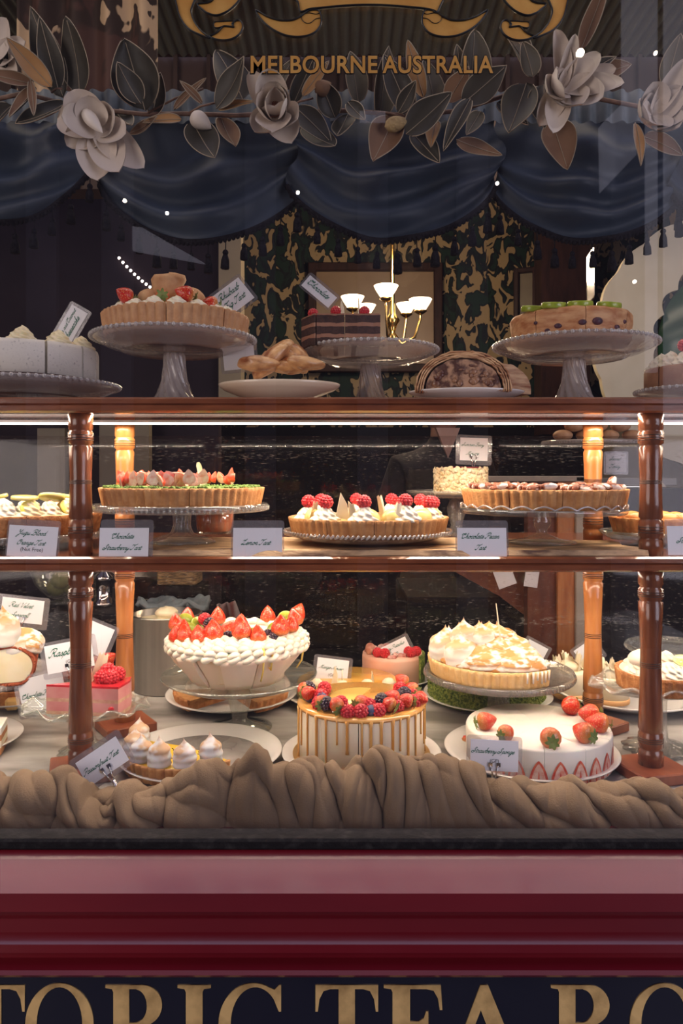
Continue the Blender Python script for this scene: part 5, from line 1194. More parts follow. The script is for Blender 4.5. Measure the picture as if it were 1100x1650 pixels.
# right side: lime tart on wavy dish, cream cakes on plate
cake_stand('oval wavy glass pedestal dish under the lime cream tart', 1058, 1.318, .115, 1.122, ZD, 'wavy', .017, .058, sq=.66)
t = foodthing('lime_cream_tart', 'brown fluted tart topped with cream swirls and green lime slices', 'tart', 1066, 1.322, 1.1235, 0)
part('tart_case', crust_mesh(.078, .030, 30, seed=9, cuts=[R(250), R(300)]), CRUSTD, t)
part('cream_filling', disc_mesh(.072, .015, .031), CREAM, t)
for a in (195, 228, 260, 290, 325, 0, 60, 120): place(P_ROS, t, (.046*math.cos(R(a)), .046*math.sin(R(a)), .030), (0, 0, a), (1.75, 1.75, 1.35))
m = MB(); m.ell((0, 0, 0), (.026, .022, .017), 16, 10, jit=.06); part('cream_quenelle', m, CREAM, t, (-.038, -.012, .052))
P_LIME = PR('lime_slice', kiwi_mesh(.017, .003), mat('lime_slice', (.42, .52, .08), (.72, .78, .40), 120, .3, coat=.3))
place(P_LIME, t, (-.030, -.034, .050), (.9, .1, .2), .95); place(P_LIME, t, (.022, -.038, .053), (.35, -.1, .3), 1.1); place(P_LIME, t, (.05, -.02, .05), (.4, 0, 0), 1)
china_plate('large white plate at the right behind the post with pale cream cakes', 1009, 1.60, .158, ZD, .028)
IV = mat('ivory_mousse', (.84, .76, .52), (.86, .80, .60), 20, .5, .1, 60)
for i, (px, d_, sc_, lb) in enumerate(((918, 1.60, 1.0, 'ivory cream wedge with pale chocolate curls left of the back post'), (985, 1.56, .9, 'ivory cream wedge with pale curls right of the back post'))):
    t = foodthing('cream_cake_wedge', lb, 'cake slice', px, d_, ZD+.010)
    part('biscuit_base', disc_mesh(.040*sc_, 0, .010, wob=.03), mat('light_biscuit', (.74, .42, .18), rough=.6), t); part('mousse_body', disc_mesh(.038*sc_, .010, .058*sc_), IV, t)
    random.seed(i+40)
    for k in range(9):
        a = 6.28*k/9; place(P_CURL, t, (.022*math.cos(a)*sc_, .018*math.sin(a)*sc_, .052*sc_), (random.uniform(-.5, .5), random.uniform(-.6, .6), a), (1.2, 1.2, .95+.3*random.random()))
    m = MB(); m.ell((0, 0, .062*sc_), (.026*sc_, .024*sc_, .016*sc_), 14, 8, jit=.1, seed=i); part('whipped_cream', m, WCHOC, t)
card(947, 1052, 1.70, .05, .045, (0, R(-35), 0), [], 'white card corner leaning behind the cream wedge by the back post', sl=.008)
t = cake_stand('dark looking clear glass stand at the back right with crumbs', 1080, 1.72, .100, 1.105, ZD, 'ridge', .02, .05)
# steel canister
t = thing('steel_canister', 'tall brushed steel canister heaped with cream, behind the back left post', 'canister', (X(269, 1.70), 1.70, ZD))
m = MB(); m.lathe([(0, 0), (.074, 0), (.076, .003), (.076, .165), (.079, .167), (.079, .170), (.074, .170), (.073, .150), (0, .150)], 64); part('canister_body', m, STEEL, t)
m = MB()
for s in (-1, 1): m.tube([(s*.078, -.02, .150), (s*.086, -.02, .145), (s*.086, -.02, .160), (s*.078, -.02, .163)], .002, 6)
part('handle', m, CHROME, t)
m = MB(); m.lathe([(0, .15), (.070, .15), (.06, .158), (.03, .163), (0, .165)], 30, rmod=lambda th, j, a, z: (a, z+.006*noise.noise((a*30*math.cos(th), a*30*math.sin(th), 0)))); m.ell((.002, -.01, .172), (.026, .022, .014), 14, 10, jit=.15); part('cream_heap', m, WCHOC, t)

# ================================================================ BUNCHED FABRIC
TOPY = [(-60, 1255), (0, 1254), (30, 1250), (100, 1243), (128, 1262), (140, 1287), (172, 1285), (185, 1266), (205, 1268), (225, 1276), (255, 1262), (290, 1252), (320, 1236), (345, 1232), (368, 1240), (385, 1222), (410, 1199), (428, 1212), (440, 1236), (465, 1228), (500, 1226), (530, 1232), (546, 1250), (575, 1222), (592, 1209), (615, 1212), (640, 1222), (690, 1218), (740, 1228), (790, 1244), (796, 1266), (830, 1258), (860, 1262), (880, 1272), (905, 1266), (930, 1258), (945, 1262), (960, 1276), (985, 1270), (1010, 1260), (1070, 1264), (1085, 1274), (1110, 1282), (1160, 1270)]
def topy(px):
    for (a, b), (c, e_) in zip(TOPY, TOPY[1:]):
        if a <= px <= c: t_ = (px-a)/(c-a); t_ = t_*t_*(3-2*t_); return lerp(b, e_, t_)
    return 1260
def fabric(u, v):
    px = lerp(-55, 1155, u); dt = 1.085; zt = CAMZ-(topy(px)-HOR)*dt/F
    x0 = X(px, 1.06); zf = .995; 
    if v < .62:
        s = v/.62; ang = s*PI/2; y = 1.044+(dt-1.044)*(1-math.cos(ang)); z = lerp(zf, zt, math.sin(ang)**.85)
        ny, nz = -math.cos(ang), math.sin(ang)
    else:
        s = (v-.62)/.38; ang = s*PI/2; y = dt+.028*math.sin(ang); z = lerp(zt, ZD+.013, 1-math.cos(ang)); ny, nz = math.sin(ang), math.cos(ang)
    X0 = x0; V = v
    wx = noise.noise((X0*4, V*.9, 3.1)); wz = noise.noise((X0*4+9, V*1.1, 7.7)); w3 = noise.noise((X0*9, V*1.6, 12.7))
    sh = 6.5*noise.noise((X0*2.3, 0, 5))
    f1 = abs(math.sin((X0*72+3.2*wx*PI+V*sh+2.0*wz)*.5))**.52
    f2 = abs(math.sin((X0*130+4.8*wz*PI+V*(sh*1.6+2)+2*w3)*.5))**.6
    f3 = abs(math.sin((X0*50+V*(9+6*wx)+5*w3+4*wz)*.5))**.6
    f4 = abs(math.sin((X0*230-V*(8*wx-3)+6*w3)*.5))
    sel = .5+.5*math.sin(X0*21+6*wz+V*2)
    env = math.sin(PI*min(1, max(0, v*1.05+.02)))**.45
    disp = (.027*f1+.017*f2*sel+.020*f3*(1-sel)+.007*f4*f2-.030)*env
    return (X0+.016*wx*env+.006*w3*env, max(1.0205, y+ny*disp), z+nz*disp*.45)
m = MB(); m.grid(fabric, 700, 70)
CLOTH = mat('brown_linen', (.125, .078, .042), (.175, .115, .066), 9, .85, .25, 420)
ob = link_mesh('bunched_fabric', m, CLOTH); md = ob.modifiers.new('cloth_thickness', 'SOLIDIFY'); md.thickness = .0012; md.offset = 1
tag(ob, 'bunched taupe brown cloth ruffled along the bottom of the window', 'cloth')
# ================================================================ VALANCE
VD = 1.185
val = thing('swag_valance', 'dark blue swagged valance with tassel fringe hanging behind the magnolia garland', 'curtain', (0, VD, Z(170, VD)))
NV = mat('navy_satin', (.013, .022, .038), (.026, .040, .062), 7, .55, .12, 60, spec=.4)
NV2 = mat('navy_velvet', (.006, .006, .010), rough=.8)
TRM = mat('tassel_thread', (.006, .005, .007), (.016, .014, .017), 200, .9, .5, 400, spec=.08)
def swag(px0, px1, y0, yc, dd, nf=5, seed=0, side0=0.0):
    x0, x1 = X(px0, VD), X(px1, VD); zt = 0.0
    def f(u, v):
        drop = lerp(0, 1, v); par = 1-(2*u-1)**2
        bot = (CAMZ-(lerp(y0, yc, par**.75)-HOR)*VD/F)-Z(170, VD)
        z = bot*v
        vv = v**1.3; fold = .012*math.sin(vv*(nf*.55)*2*PI+seed+3.4*noise.noise((u*1.7, seed, v*1.6)))*(.5+.5*noise.noise((u*3, seed+4, v*3))+.3)+.012*noise.noise((u*4+seed, v*3, 1))
        fold += .012*math.sin(u*17+seed*3+3*v)*(1-v)**.6
        return (lerp(x0, x1, u)+.01*math.sin(v*9+seed)*(1-par), dd+(fold*(.35+.65*par))-.025*par*v, z)
    m = MB(); m.grid(f, 50, 50); part('swag', m, NV, val)
    q = [f(i/50, 1.0) for i in range(51)]
    m = MB(); m.tube(q, .0042, 6)
    for p in q: m.ell((p[0], p[1], p[2]-.003), (.004, .004, .005), 5, 4)
    part('fringe_braid', m, TRM, val)
    n = max(3, int(abs(x1-x0)/.028))
    for i in range(n):
        p = f((i+.5)/n, 1.0); place(P_TAS, val, (p[0], p[1], p[2]-.004), (0, .05*math.sin(i), i), .8+.25*random.random())
m = MB(); m.tube([(0, 0, 0), (0, 0, -.018)], .0009, 5); m.ell((0, 0, -.021), (.005, .005, .005), 10, 6)
m.lathe([(0, -.048), (.0068, -.048), (.0062, -.034), (.0035, -.025), (0, -.024)], 14, rmod=lambda th, j, a, z: (a*(1+.10*math.cos(7*th)), z)); P_TAS = PR('tassel', m, TRM)
random.seed(14)
swag(-160, 168, 250, 366, 0.0, 5, 1); swag(150, 492, 290, 388, .02, 5, 4); swag(470, 806, 300, 392, .0, 6, 9); swag(792, 1108, 300, 390, .01, 6, 13); swag(1085, 1300, 300, 380, .0, 5, 2)
m = MB(); m.grid(lambda u, v: (X(lerp(-120, 1220, u), VD), -.012+.005*math.sin(u*330)+.003*noise.noise((u*60, v, 0)), .018-.050*v), 700, 4)
part('gathered_heading', m, mat('grey_blue_heading', (.12, .15, .16), (.20, .22, .22), 40, .6), val)
# ================================================================ MAGNOLIA GARLAND
GY = 1.085
gar = thing('magnolia_garland', 'garland of cream magnolia flowers and dark leaves across the window top', 'garland', (0, GY, Z(175, GY)))
PET = mat('magnolia_petal', (.62, .53, .44), (.70, .61, .52), 16, .5, .12, 60)
PETI = mat('magnolia_bud', (.78, .70, .60), rough=.4)
LFT = mat('magnolia_leaf_top', (.024, .021, .013), (.042, .036, .023), 14, .5, .2, 60, spec=.35)
LFU = mat('magnolia_leaf_underside', (.15, .075, .035), (.22, .115, .055), 20, .75)
LFG = mat('magnolia_leaf_pale_top', (.09, .078, .052), (.14, .12, .08), 14, .55, spec=.3)
LFE = mat('magnolia_leaf_edge', (.34, .27, .18), rough=.6)
LFO = mat('golden_leaf_underside', (.38, .19, .06), (.46, .25, .09), 20, .55)
def frame_from(dirx, normal):
    t = Vector(dirx).normalized(); n = Vector(normal); n = (n-t*n.dot(t)).normalized(); s = t.cross(n)
    return Matrix((( s.x, t.x, n.x, 0), (s.y, t.y, n.y, 0), (s.z, t.z, n.z, 0), (0, 0, 0, 1)))
def blade(L, W, bend=.6, cup=.35, wave=.06, seed=0, sharp=1.0, nu=18, nv=8):
    """returns the grid function of a petal or leaf: x across, y along, z = its normal"""
    def f(u, v):
        ww = W/2*(math.sin(PI*min(1, u**(.8)))**(.72 if sharp > .5 else .5) if u < 1 else 0)*(1-.25*(sharp)*(u**3)); s = 2*v-1
        a = bend*u; yy = L*(math.sin(a)/bend if abs(bend) > 1e-3 else u); zz = L*((1-math.cos(a))/bend if abs(bend) > 1e-3 else 0)
        zz += cup*ww*s*s+wave*W*math.sin(u*7+seed+2*s)*abs(s)**2*.6
        return (ww*s*(1-.25*abs(cup)*abs(s)), yy, zz)
    return f
def blade_mesh(M_, L, W, top=0, und=1, edge=2, **k):
    f = blade(L, W, **k); m = MB(); m.grid(f, 18, 8, M=M_, mi=top)
    m.grid(lambda u, v: (lambda p: (p[0], p[1], p[2]-.0007))(f(u, v)), 18, 8, M=M_, mi=und)
    if edge is not None:
        q = [f(i/18, 0) for i in range(1, 18)]+[f(1, .5)]+[f(i/18, 1) for i in range(17, 0, -1)]
        m.tube([M_ @ Vector((a, b, c-.0003)) for a, b, c in q], .00075, 4, mi=edge)
        m.tube([M_ @ Vector((0, b, c+.0004)) for a, b, c in [f(i/18, .5) for i in range(0, 18)]], .0006, 4, mi=edge)
    return m
def pp(px, py, dy=0.0): return Vector((X(px, GY), dy, Z(py, GY)-Z(175, GY)))
def leaf(b, tp, wpx, mats, yb=.0, yt=-.012, side=0.0, **k):
    B, T = pp(*b, yb), pp(*tp, yt); L = (T-B).length*1.03
    Mx = Matrix.Translation(B) @ frame_from(T-B, (side, -1, .25)); part('leaf', blade_mesh(Mx, L, wpx*GY/F*1.05, **k), mats, gar)
A_ = [LFT, LFU, LFE]; B_ = [LFU, LFT, LFE]; G_ = [LFO, LFT, LFE]; C_ = [LFG, LFU, LFE]
random.seed(3)
LV = [((98,152),(58,22),52,A_,.01),((98,150),(78,52),36,A_,-.01),((128,150),(133,46),62,A_,.0),((92,152),(34,92),32,G_,-.02),((60,142),(-18,132),26,B_,-.01),((62,146),(34,208),30,B_,-.01),((58,140),(76,215),14,B_,-.02),
 ((108,165),(42,222),48,A_,0),((10,110),(-2,58),30,A_,0),((238,186),(214,90),80,A_,-.015),((236,184),(200,135),40,A_,-.03),((245,188),(262,128),34,A_,.0),((388,150),(352,68),62,A_,.02),((352,186),(414,128),48,A_,-.02),((330,178),(300,150),14,B_,-.02),((282,182),(334,140),16,B_,-.01),
 ((312,200),(354,286),54,A_,-.01),((356,190),(378,258),40,B_,0),((295,198),(238,204),20,G_,-.01),((208,215),(268,206),20,B_,0),((355,188),(412,178),16,G_,-.02),((476,178),(532,236),42,A_,-.01),((492,200),(536,266),50,A_,0),((488,166),(529,121),18,G_,-.02),
 ((540,190),(516,140),42,A_,0),((560,185),(545,230),40,A_,0),((578,150),(566,74),42,C_,.03),((612,182),(624,70),46,C_,.03),((662,190),(618,88),44,A_,0),((684,152),(654,66),28,G_,.01),((704,166),(688,88),44,C_,.02),((762,136),(770,38),64,C_,.03),((748,140),(738,70),34,C_,.02),
 ((652,226),(722,176),52,A_,-.02),((636,188),(600,272),58,B_,.0),((664,214),(704,268),40,A_,0),((752,176),(708,258),30,A_,-.03),((742,178),(806,132),50,A_,-.02),((720,165),(752,120),36,B_,0),((735,225),(802,264),30,B_,0),((770,190),(745,235),26,C_,-.02),
 ((845,140),(812,238),58,A_,-.01),((872,145),(866,212),50,A_,-.015),((848,128),(812,76),28,C_,-.02),((850,142),(832,96),38,C_,-.03),((848,110),(840,62),24,C_,.0),((892,190),(912,272),58,B_,.01),((928,94),(968,-6),30,B_,-.02),((936,132),(1014,100),46,B_,.01),((930,128),(985,95),26,A_,.0),
 ((1014,208),(1024,274),18,G_,-.02),((1072,142),(1086,70),36,C_,0),((1098,130),(1096,76),30,C_,0),((1062,190),(1110,178),40,A_,.01),((1040,215),(1100,245),34,B_,.01),((560,170),(590,215),26,A_,-.01),((700,200),(690,245),26,G_,-.01),((640,190),(668,150),26,A_,-.015),((800,165),(845,205),26,A_,.0),((430,150),(470,92),30,C_,.02),((470,160),(505,90),32,A_,.02),((20,170),(-20,215),40,A_,0),((180,170),(215,225),36,A_,.01)]
for i, (b, tp, w_, mt, y0) in enumerate(LV):
    leaf(b, tp, w_, mt, y0, y0-.015, random.uniform(-.5, .5), bend=random.uniform(-.5, .7), cup=random.uniform(.1, .5), wave=.06, seed=i)
m = MB()
m.tube([tuple(pp(a, b, c)) for a, b, c in ((-60, 165, .01), (40, 150, .0), (120, 168, .01), (230, 184, .0), (300, 186, -.005), (380, 186, .0), (470, 176, .01), (560, 178, .0), (650, 186, .0), (740, 176, .005), (830, 148, .0), (900, 140, .01), (1000, 160, .01), (1160, 190, .01))], .0032, 6)
for a, b, c, d_ in ((240, 184, 330, 150), (300, 188, 350, 172), (600, 182, 660, 200), (740, 178, 800, 150), (460, 180, 505, 165), (85, 152, 105, 150)): m.tube([tuple(pp(a, b, -.005)), tuple(pp((a+c)/2, (b+d_)/2-3, -.01)), tuple(pp(c, d_, -.012))], .0016, 5)
part('branch', m, mat('brown_twig', (.10, .05, .03), (.2, .11, .07), 60, .7), gar)
def flower(px, py, petals, y=-.055, stamen=None, bud=None, label=None):
    fl = bpy.data.objects.new('magnolia_flower', None); COL.objects.link(fl); fl.parent = gar; fl.location = (X(px, GY+y), y, Z(py, GY+y)-Z(175, GY))
    for i, (ang, L, W, tilt, bend, cup) in enumerate(petals):
        a = R(ang); t = R(tilt); d_ = Vector((math.cos(a)*math.cos(t), -math.sin(t), math.sin(a)*math.cos(t)))
        nrm = Vector((-math.cos(a)*math.sin(t), -math.cos(t), -math.sin(a)*math.sin(t)))
        Mx = Matrix.Translation((0, .004*(i % 3)-.004, 0)) @ frame_from(d_, nrm); k = GY/F
        part('petal', blade_mesh(Mx, L*k*1.08, W*k*1.1, 0, 0, None, bend=bend, cup=cup, wave=.05, seed=i*2.1, sharp=.2), [PET], fl)
    if bud:
        m = MB(); ang, L, W = bud; a = R(ang); P = [(W/2*math.sin(PI*(k_/10)**.7)**.8 if 0 < k_ < 10 else 0, L*k_/10) for k_ in range(11)]
        m.lathe([(r*GY/F, z*GY/F) for r, z in P], 18); part('inner_bud', m, PETI, fl, (-.5*L*math.cos(a)*GY/F, -.022, -.5*L*math.sin(a)*GY/F), (0, PI/2-a, 0))
    if stamen:
        m = MB(); m.ell((0, -.006, 0), (.009, .012, .011), 12, 8)
        for i in range(26):
            a = 2*PI*i/26; r_ = .011; m.tube([(r_*.5*math.cos(a), -.008, r_*.5*math.sin(a)), (r_*math.cos(a), -.014, r_*math.sin(a))], .0011, 4)
        part('stamen', m, mat('red_brown_stamen', (.32, .06, .03), (.36, .2, .08), 120, .7), fl)
flower(158, 208, [(165, 62, 62, 5, -.4, .5), (130, 58, 58, 15, .6, .45), (215, 52, 52, 8, .3, .4), (95, 45, 50, 25, .8, .5), (275, 85, 62, 5, .35, .35), (298, 98, 56, 12, .5, .35), (318, 95, 50, 0, .3, .4), (335, 70, 46, 15, .7, .4), (20, 50, 52, 20, .9, .5), (185, 55, 52, 30, .7, .4)], bud=(-50, 46, 20))
flower(444, 184, [(100, 62, 50, 25, .9, .5), (75, 56, 48, 35, 1.1, .5), (125, 66, 40, 5, .5, .5), (170, 40, 50, 40, 1.2, .6), (200, 48, 50, 30, 1.0, .6), (235, 58, 50, 15, .7, .5), (268, 66, 56, 20, .8, .5), (295, 68, 52, 10, .6, .5), (325, 56, 52, 20, .8, .5), (0, 48, 50, 35, 1.1, .6), (30, 46, 44, 35, 1.2, .5), (280, 40, 44, 50, 1.1, .6)], stamen=True)
flower(902, 146, [(97, 80, 34, 15, -.3, .9), (80, 70, 28, 20, .4, .9), (195, 50, 50, 35, 1.2, .6), (220, 56, 52, 20, .9, .6), (35, 66, 40, 20, .5, .7), (15, 78, 36, 12, .3, .6), (-5, 84, 36, 10, .4, .6), (-28, 66, 56, 12, .7, .5), (-60, 58, 54, 20, .8, .5), (255, 86, 40, 5, .6, .5), (240, 70, 40, 0, .5, .6), (150, 40, 40, 30, 1, .6)], y=-.065)
flower(1048, 188, [(62, 78, 36, 15, .5, .9), (110, 50, 50, 25, .8, .6), (175, 44, 50, 30, .9, .6), (215, 62, 56, 20, 1.0, .6), (260, 52, 56, 20, .9, .5), (310, 56, 54, 20, .8, .5), (0, 56, 54, 15, .6, .5), (35, 52, 46, 20, .6, .5)], y=-.05)
flower(-6, 100, [(60, 62, 44, 10, .5, .5), (20, 60, 40, 10, .4, .5), (-30, 46, 40, 10, .4, .5)], y=.0)
def budp(px, py, ang, L, W, mt, nm):
    P = [(W/2*math.sin(PI*(k_/10)**.7)**.8 if 0 < k_ < 10 else 0, L*k_/10) for k_ in range(11)]; m = MB(); m.lathe([(r*GY/F, z*GY/F) for r, z in P], 16)
    part(nm, m, mt, gar, tuple(pp(px, py, -.02)), (0, PI/2-R(ang), 0))
budp(312, 195, -35, 40, 28, PET, 'flower_bud'); budp(618, 215, 15, 42, 24, mat('seed_cone', (.30, .20, .08), (.45, .32, .14), 90, .7, .8, 200), 'seed_cone'); budp(508, 160, 30, 30, 26, LFU, 'flower_bud')

# ================================================================ ROOM BEHIND
FZ = .12
m = MB(); m.box((0, 2.7, FZ-.05), (7, 3.6, .1)); struct('floor', m, mat('dark_floorboards', (.05, .025, .015), (.09, .045, .025), 5, .3, stretch=(1, 8, 1)))
m = MB(); m.grid(lambda u, v: (lerp(-2.2, 2.2, u), lerp(1.02, 2.70, v), 3.02+.006*math.sin(u*760)), 1500, 2); struct('ceiling', m, mat('ribbed_olive_ceiling', (.16, .155, .10), rough=.6))
m = MB(); m.box((0, 2.76, 2.78), (5.2, .1, .48)); 
for i in range(40): m.box((-2.4+i*.12, 2.70, 2.78), (.014, .02, .48))
struct('trim_4', m, mat('brown_bulkhead', (.055, .028, .018), (.075, .04, .028), 6, .5))
m = MB(); m.box((0, 4.5, 1.9), (6.4, .1, 3.6)); struct('wall_back', m, damask('green_gold_damask', (.010, .024, .017), (.30, .21, .11), (.007, .009, .010), 15))
m = MB(); m.box((0, 4.41, .95), (6.4, .06, 1.66)); struct('trim_12', m, DARK)
m = MB(); m.box((-2.6, 2.9, 1.9), (.1, 3.1, 3.6)); struct('wall_left', m, DARKW)
m = MB(); m.box((2.6, 2.9, 1.9), (.1, 3.1, 3.6)); struct('wall_right', m, DARKW)
m = MB(); m.box((0, 4.55, 3.75), (6.4, 3.6, .06)); struct('trim_5', m, DARKW)
# patterned pelmet drape above at left
d_ = 1.95
m = MB(); m.grid(lambda u, v: (X(lerp(28, 252, u), d_), d_+.02*math.sin(u*26), lerp(Z(176, d_), 3.0, v)), 80, 8)
ob = link_mesh('patterned_drape', m, damask('beige_scroll_fabric', (.07, .035, .028), (.46, .32, .20), (.035, .022, .018), 9, thr=(.54, .58))); md = ob.modifiers.new('cloth_thickness', 'SOLIDIFY'); md.thickness = .004
tag(ob, 'beige and brown scroll patterned drape at the top left behind the flowers', 'curtain')
# dark partition on the left, beige strips
def panel(name, px0, px1, y0, y1, d, th, mt, kind='structure'):
    z0, z1 = Z(y1, d), Z(y0, d); m = MB(); m.box(((X(px0, d)+X(px1, d))/2, d+th/2, (z0+z1)/2), (X(px1, d)-X(px0, d), th, z1-z0)); o = link_mesh(name, m, mt)
    if kind: o['kind'] = kind
    return o
PURP = mat('plum_grey_wall', (.020, .014, .020), (.028, .020, .027), 3, .7, spec=.1)
BEIGE = mat('beige_wall', (.17, .135, .09), (.20, .16, .11), 4, .6); OLIVE = mat('olive_beige_wall', (.15, .12, .065), (.20, .16, .095), 6, .6)
panel('wall_partition', -140, 352, 250, 1180, 3.3, .08, PURP)
panel('trim_6', 60, 104, 690, 800, 3.2, .05, BEIGE); panel('trim_7', 160, 240, 660, 800, 3.2, .05, BEIGE); panel('trim_8', 352, 388, 300, 640, 3.25, .12, BEIGE)
panel('wall_recess', 965, 1240, 655, 1180, 3.4, .1, OLIVE)
panel('trim_9', 872, 950, 330, 700, 4.0, .15, DARKW)
# brown framed mirror, picture, oval mirror
def framed(name, label, cat, px0, px1, y0, y1, d, fw, fm, pm, rz=0):
    xc, zc = (X(px0, d)+X(px1, d))/2, (Z(y0, d)+Z(y1, d))/2; w2, h2 = (X(px1, d)-X(px0, d))/2, (Z(y0, d)-Z(y1, d))/2
    t = thing(name, label, cat, (xc, d, zc), (0, 0, rz)); m = MB()
    for s in (-1, 1): m.box((s*(w2-fw/2), 0, 0), (fw, .05, 2*h2), bev=.006); m.box((0, 0, s*(h2-fw/2)), (2*w2, .045, fw), bev=.006)
    part('frame', m, fm, t); m = MB(); m.box((0, .01, 0), (2*w2-fw, .01, 2*h2-fw)); part('picture_panel', m, pm, t); return t
framed('framed_mirror', 'large brown toned framed panel on the damask wall behind the chandelier', 'mirror', 496, 712, 424, 600, 4.4, .05, DARKW, mat('warm_brown_panel', (.20, .125, .07), (.26, .17, .10), 3, .4))
framed('framed_picture', 'narrow dark framed picture on the damask wall above the strudel', 'picture', 828, 866, 432, 552, 4.38, .03, DARKW, mat('sepia_print', (.16, .12, .07), (.10, .07, .045), 5, .5), R(-20))
d_ = 2.9
t = thing('oval_mirror', 'big cream scrollwork oval frame at the right behind the top shelf', 'mirror', (X(1190, d_), d_, Z(552, d_)))
def ring(rx0, rz0, rx1, rz1, n, wob0, wob1):
    m = MB()
    for y in (0, .03):
        vs = []
        for i in range(n):
            a = 2*PI*i/n; k0 = 1+wob0*abs(math.sin(9*a)); k1 = 1+wob1*abs(math.sin(11*a))
            vs += [(rx0*k0*math.cos(a), y, rz0*k0*math.sin(a)), (rx1*k1*math.cos(a), y, rz1*k1*math.sin(a))]
        m.add(vs, [(2*i, 2*i+1, (2*i+3) % (2*n), (2*i+2) % (2*n)) for i in range(n)], smooth=False)
    o = 2*n
    for i in range(n):
        j = (i+1) % n
        m.f += [(2*i, 2*j, 2*j+o, 2*i+o), (2*i+1, 2*j+1, 2*j+1+o, 2*i+1+o)]; m.m += [0, 0]; m.sm += [False, False]
    return m
CRM = mat('cream_painted_wood', (.55, .47, .33), (.62, .54, .40), 8, .5)
k = d_/F; part('oval_frame', ring(128*k, 132*k, 230*k, 212*k, 180, .09, .02), CRM, t)
m = MB(); m.lathe([(0, 0), (128*k, 0), (128*k, .01), (0, .01)], 60); part('mirror_glass', m, mat('green_dark_mirror', (.012, .04, .018), (.02, .09, .03), 3, .2), t, (0, .012, 0), (-PI/2, 0, 0))
# chandelier
d_ = 3.4
ch = thing('chandelier', 'brass chandelier with glowing white glass shades behind the chocolate cake', 'chandelier', (X(632, d_), d_, Z(520, d_)))
BRS = mat('polished_brass', (.72, .48, .16), rough=.18, metal=1); LMP = mat('opal_lamp_glass', (.9, .85, .75), emit=((1.0, .80, .52), 2.6))
k = d_/F; m = MB(); m.lathe([(0, -.10), (.012, -.09), (.03, -.07), (.012, -.045), (.022, -.01), (.035, .01), (.015, .04), (.010, .10), (.006, 1.42), (.06, 1.44), (.06, 1.475), (0, 1.475)], 20); part('centre_column', m, BRS, ch)
for dx, dz, yy, s in ((-64, 38, .05, 1), (-12, 44, -.08, 1.0), (24, 30, .06, .85), (44, 28, -.03, .95), (-40, 34, .12, .8)):
    x, z_ = dx*k, (dz-6)*k
    m = MB(); m.tube([(0, 0, -.05), (x*.35, yy*.35, -.10), (x*.8, yy*.8, -.07), (x, yy, z_-.05), (x, yy, z_-.015)], .006, 8); m.lathe([(0, 0), (.012, 0), (.03, .012), (.028, .016), (0, .016)], 16, M=Matrix.Translation((x, yy, z_-.03)))
    part('arm', m, BRS, ch)
    m = MB(); m.lathe([(0, 0), (.022, 0), (.030, .012), (.045, .035), (.055, .055), (.052, .055), (.040, .033), (0, .02)], 28); part('lamp_shade', m, LMP, ch, (x, yy, z_-.015), (0, 0, 0)).scale = (s, s, s)
for i, (dx, yy) in enumerate(((0, 0),)):
    l = bpy.data.lights.new('lamp_bulb', 'POINT'); l.energy = ROOM_P; l.color = (1, .78, .5); l.shadow_soft_size = .12; ob = bpy.data.objects.new('lamp_bulb', l); COL.objects.link(ob); ob.parent = ch; ob.location = (0, -.25, .22)
area('garland_fill', (0, 1.30, 2.97), (3.2, .4), SPOT_P, (1.0, .84, .68), rot=(R(-4), 0, 0))  # unseen warm fill added above the window for the flowers
area('counter_downlight', (.4, 2.4, 2.9), (1.6, .3), SPOT_P*.5, (1.0, .82, .62), rot=(0, 0, 0))
# bulb string on the partition, standing in for lights reflected in the pane
t = thing('reflected_lights', 'short diagonal string of bulbs modelling a window reflection above the left tart', 'string lights', (X(195, 3.27), 3.285, Z(425, 3.27)))
m = MB(); q = [(.017*i-.03, 0, .05-.021*i+.0005*i*i) for i in range(11)]; m.tube(q, .002, 5); part('wire', m, DARK, t)
for i, p in enumerate(q[1:]): 
    m = MB(); m.ell(p, (.0065, .0065, .0065), 8, 6); part('bulb', m, bpy.data.materials.get('reflected_bulb') or mat('reflected_bulb', (1, 1, 1), emit=((1, .88, .75), 5)), t)
# back counter with kitchen things
m = MB(); m.box((X(130, 2.2), 2.24, .63), (X(348, 1.98)-X(-100, 1.98)-.3, .52, 1.0), bev=.004)
tag(link_mesh('back_counter', m, DARK), 'black back counter behind the steel canister with bowls and cloths on it', 'counter')
CT = 1.13
t = thing('glass_bowl', 'clear glass bowl of green citrus on the back counter, left of posts', 'bowl', (X(102, 2.15), 2.15, CT))
m = MB(); m.lathe([(0, .012), (.02, .010), (.045, .02), (.08, .06), (.095, .11), (.092, .11), (.075, .062), (.04, .026), (0, .02)], 40); m.lathe([(0, 0), (.045, 0), (.045, .006), (.015, .012), (0, .012)], 30); part('glass_body', m, GLASSC, t)
m = MB(); 
for x, y, z_ in ((-.02, 0, .045), (.02, .01, .05), (0, -.02, .07)): m.ell((x, y, z_), (.028, .028, .026), 12, 8)
part('limes', m, mat('dull_lime', (.20, .22, .05), (.30, .24, .08), 20, .5), t)
t = thing('coffee_grinder', 'small chrome canister on the back counter between front and back posts', 'canister', (X(168, 2.1), 2.1, CT))
m = MB(); m.lathe([(0, 0), (.034, 0), (.034, .012), (.026, .02), (.026, .07), (.030, .075), (.030, .085), (.012, .10), (.012, .13), (0, .13)], 32); part('metal_body', m, CHROME, t)
t = thing('steel_bowl', 'shiny steel mixing bowl on the back counter right of the back left post', 'bowl', (X(232, 2.25), 2.25, CT))
m = MB(); m.lathe([(0, 0), (.04, 0), (.085, .03), (.11, .075), (.113, .078), (.105, .075), (.08, .035), (0, .01)], 48); part('metal_body', m, STEEL, t)
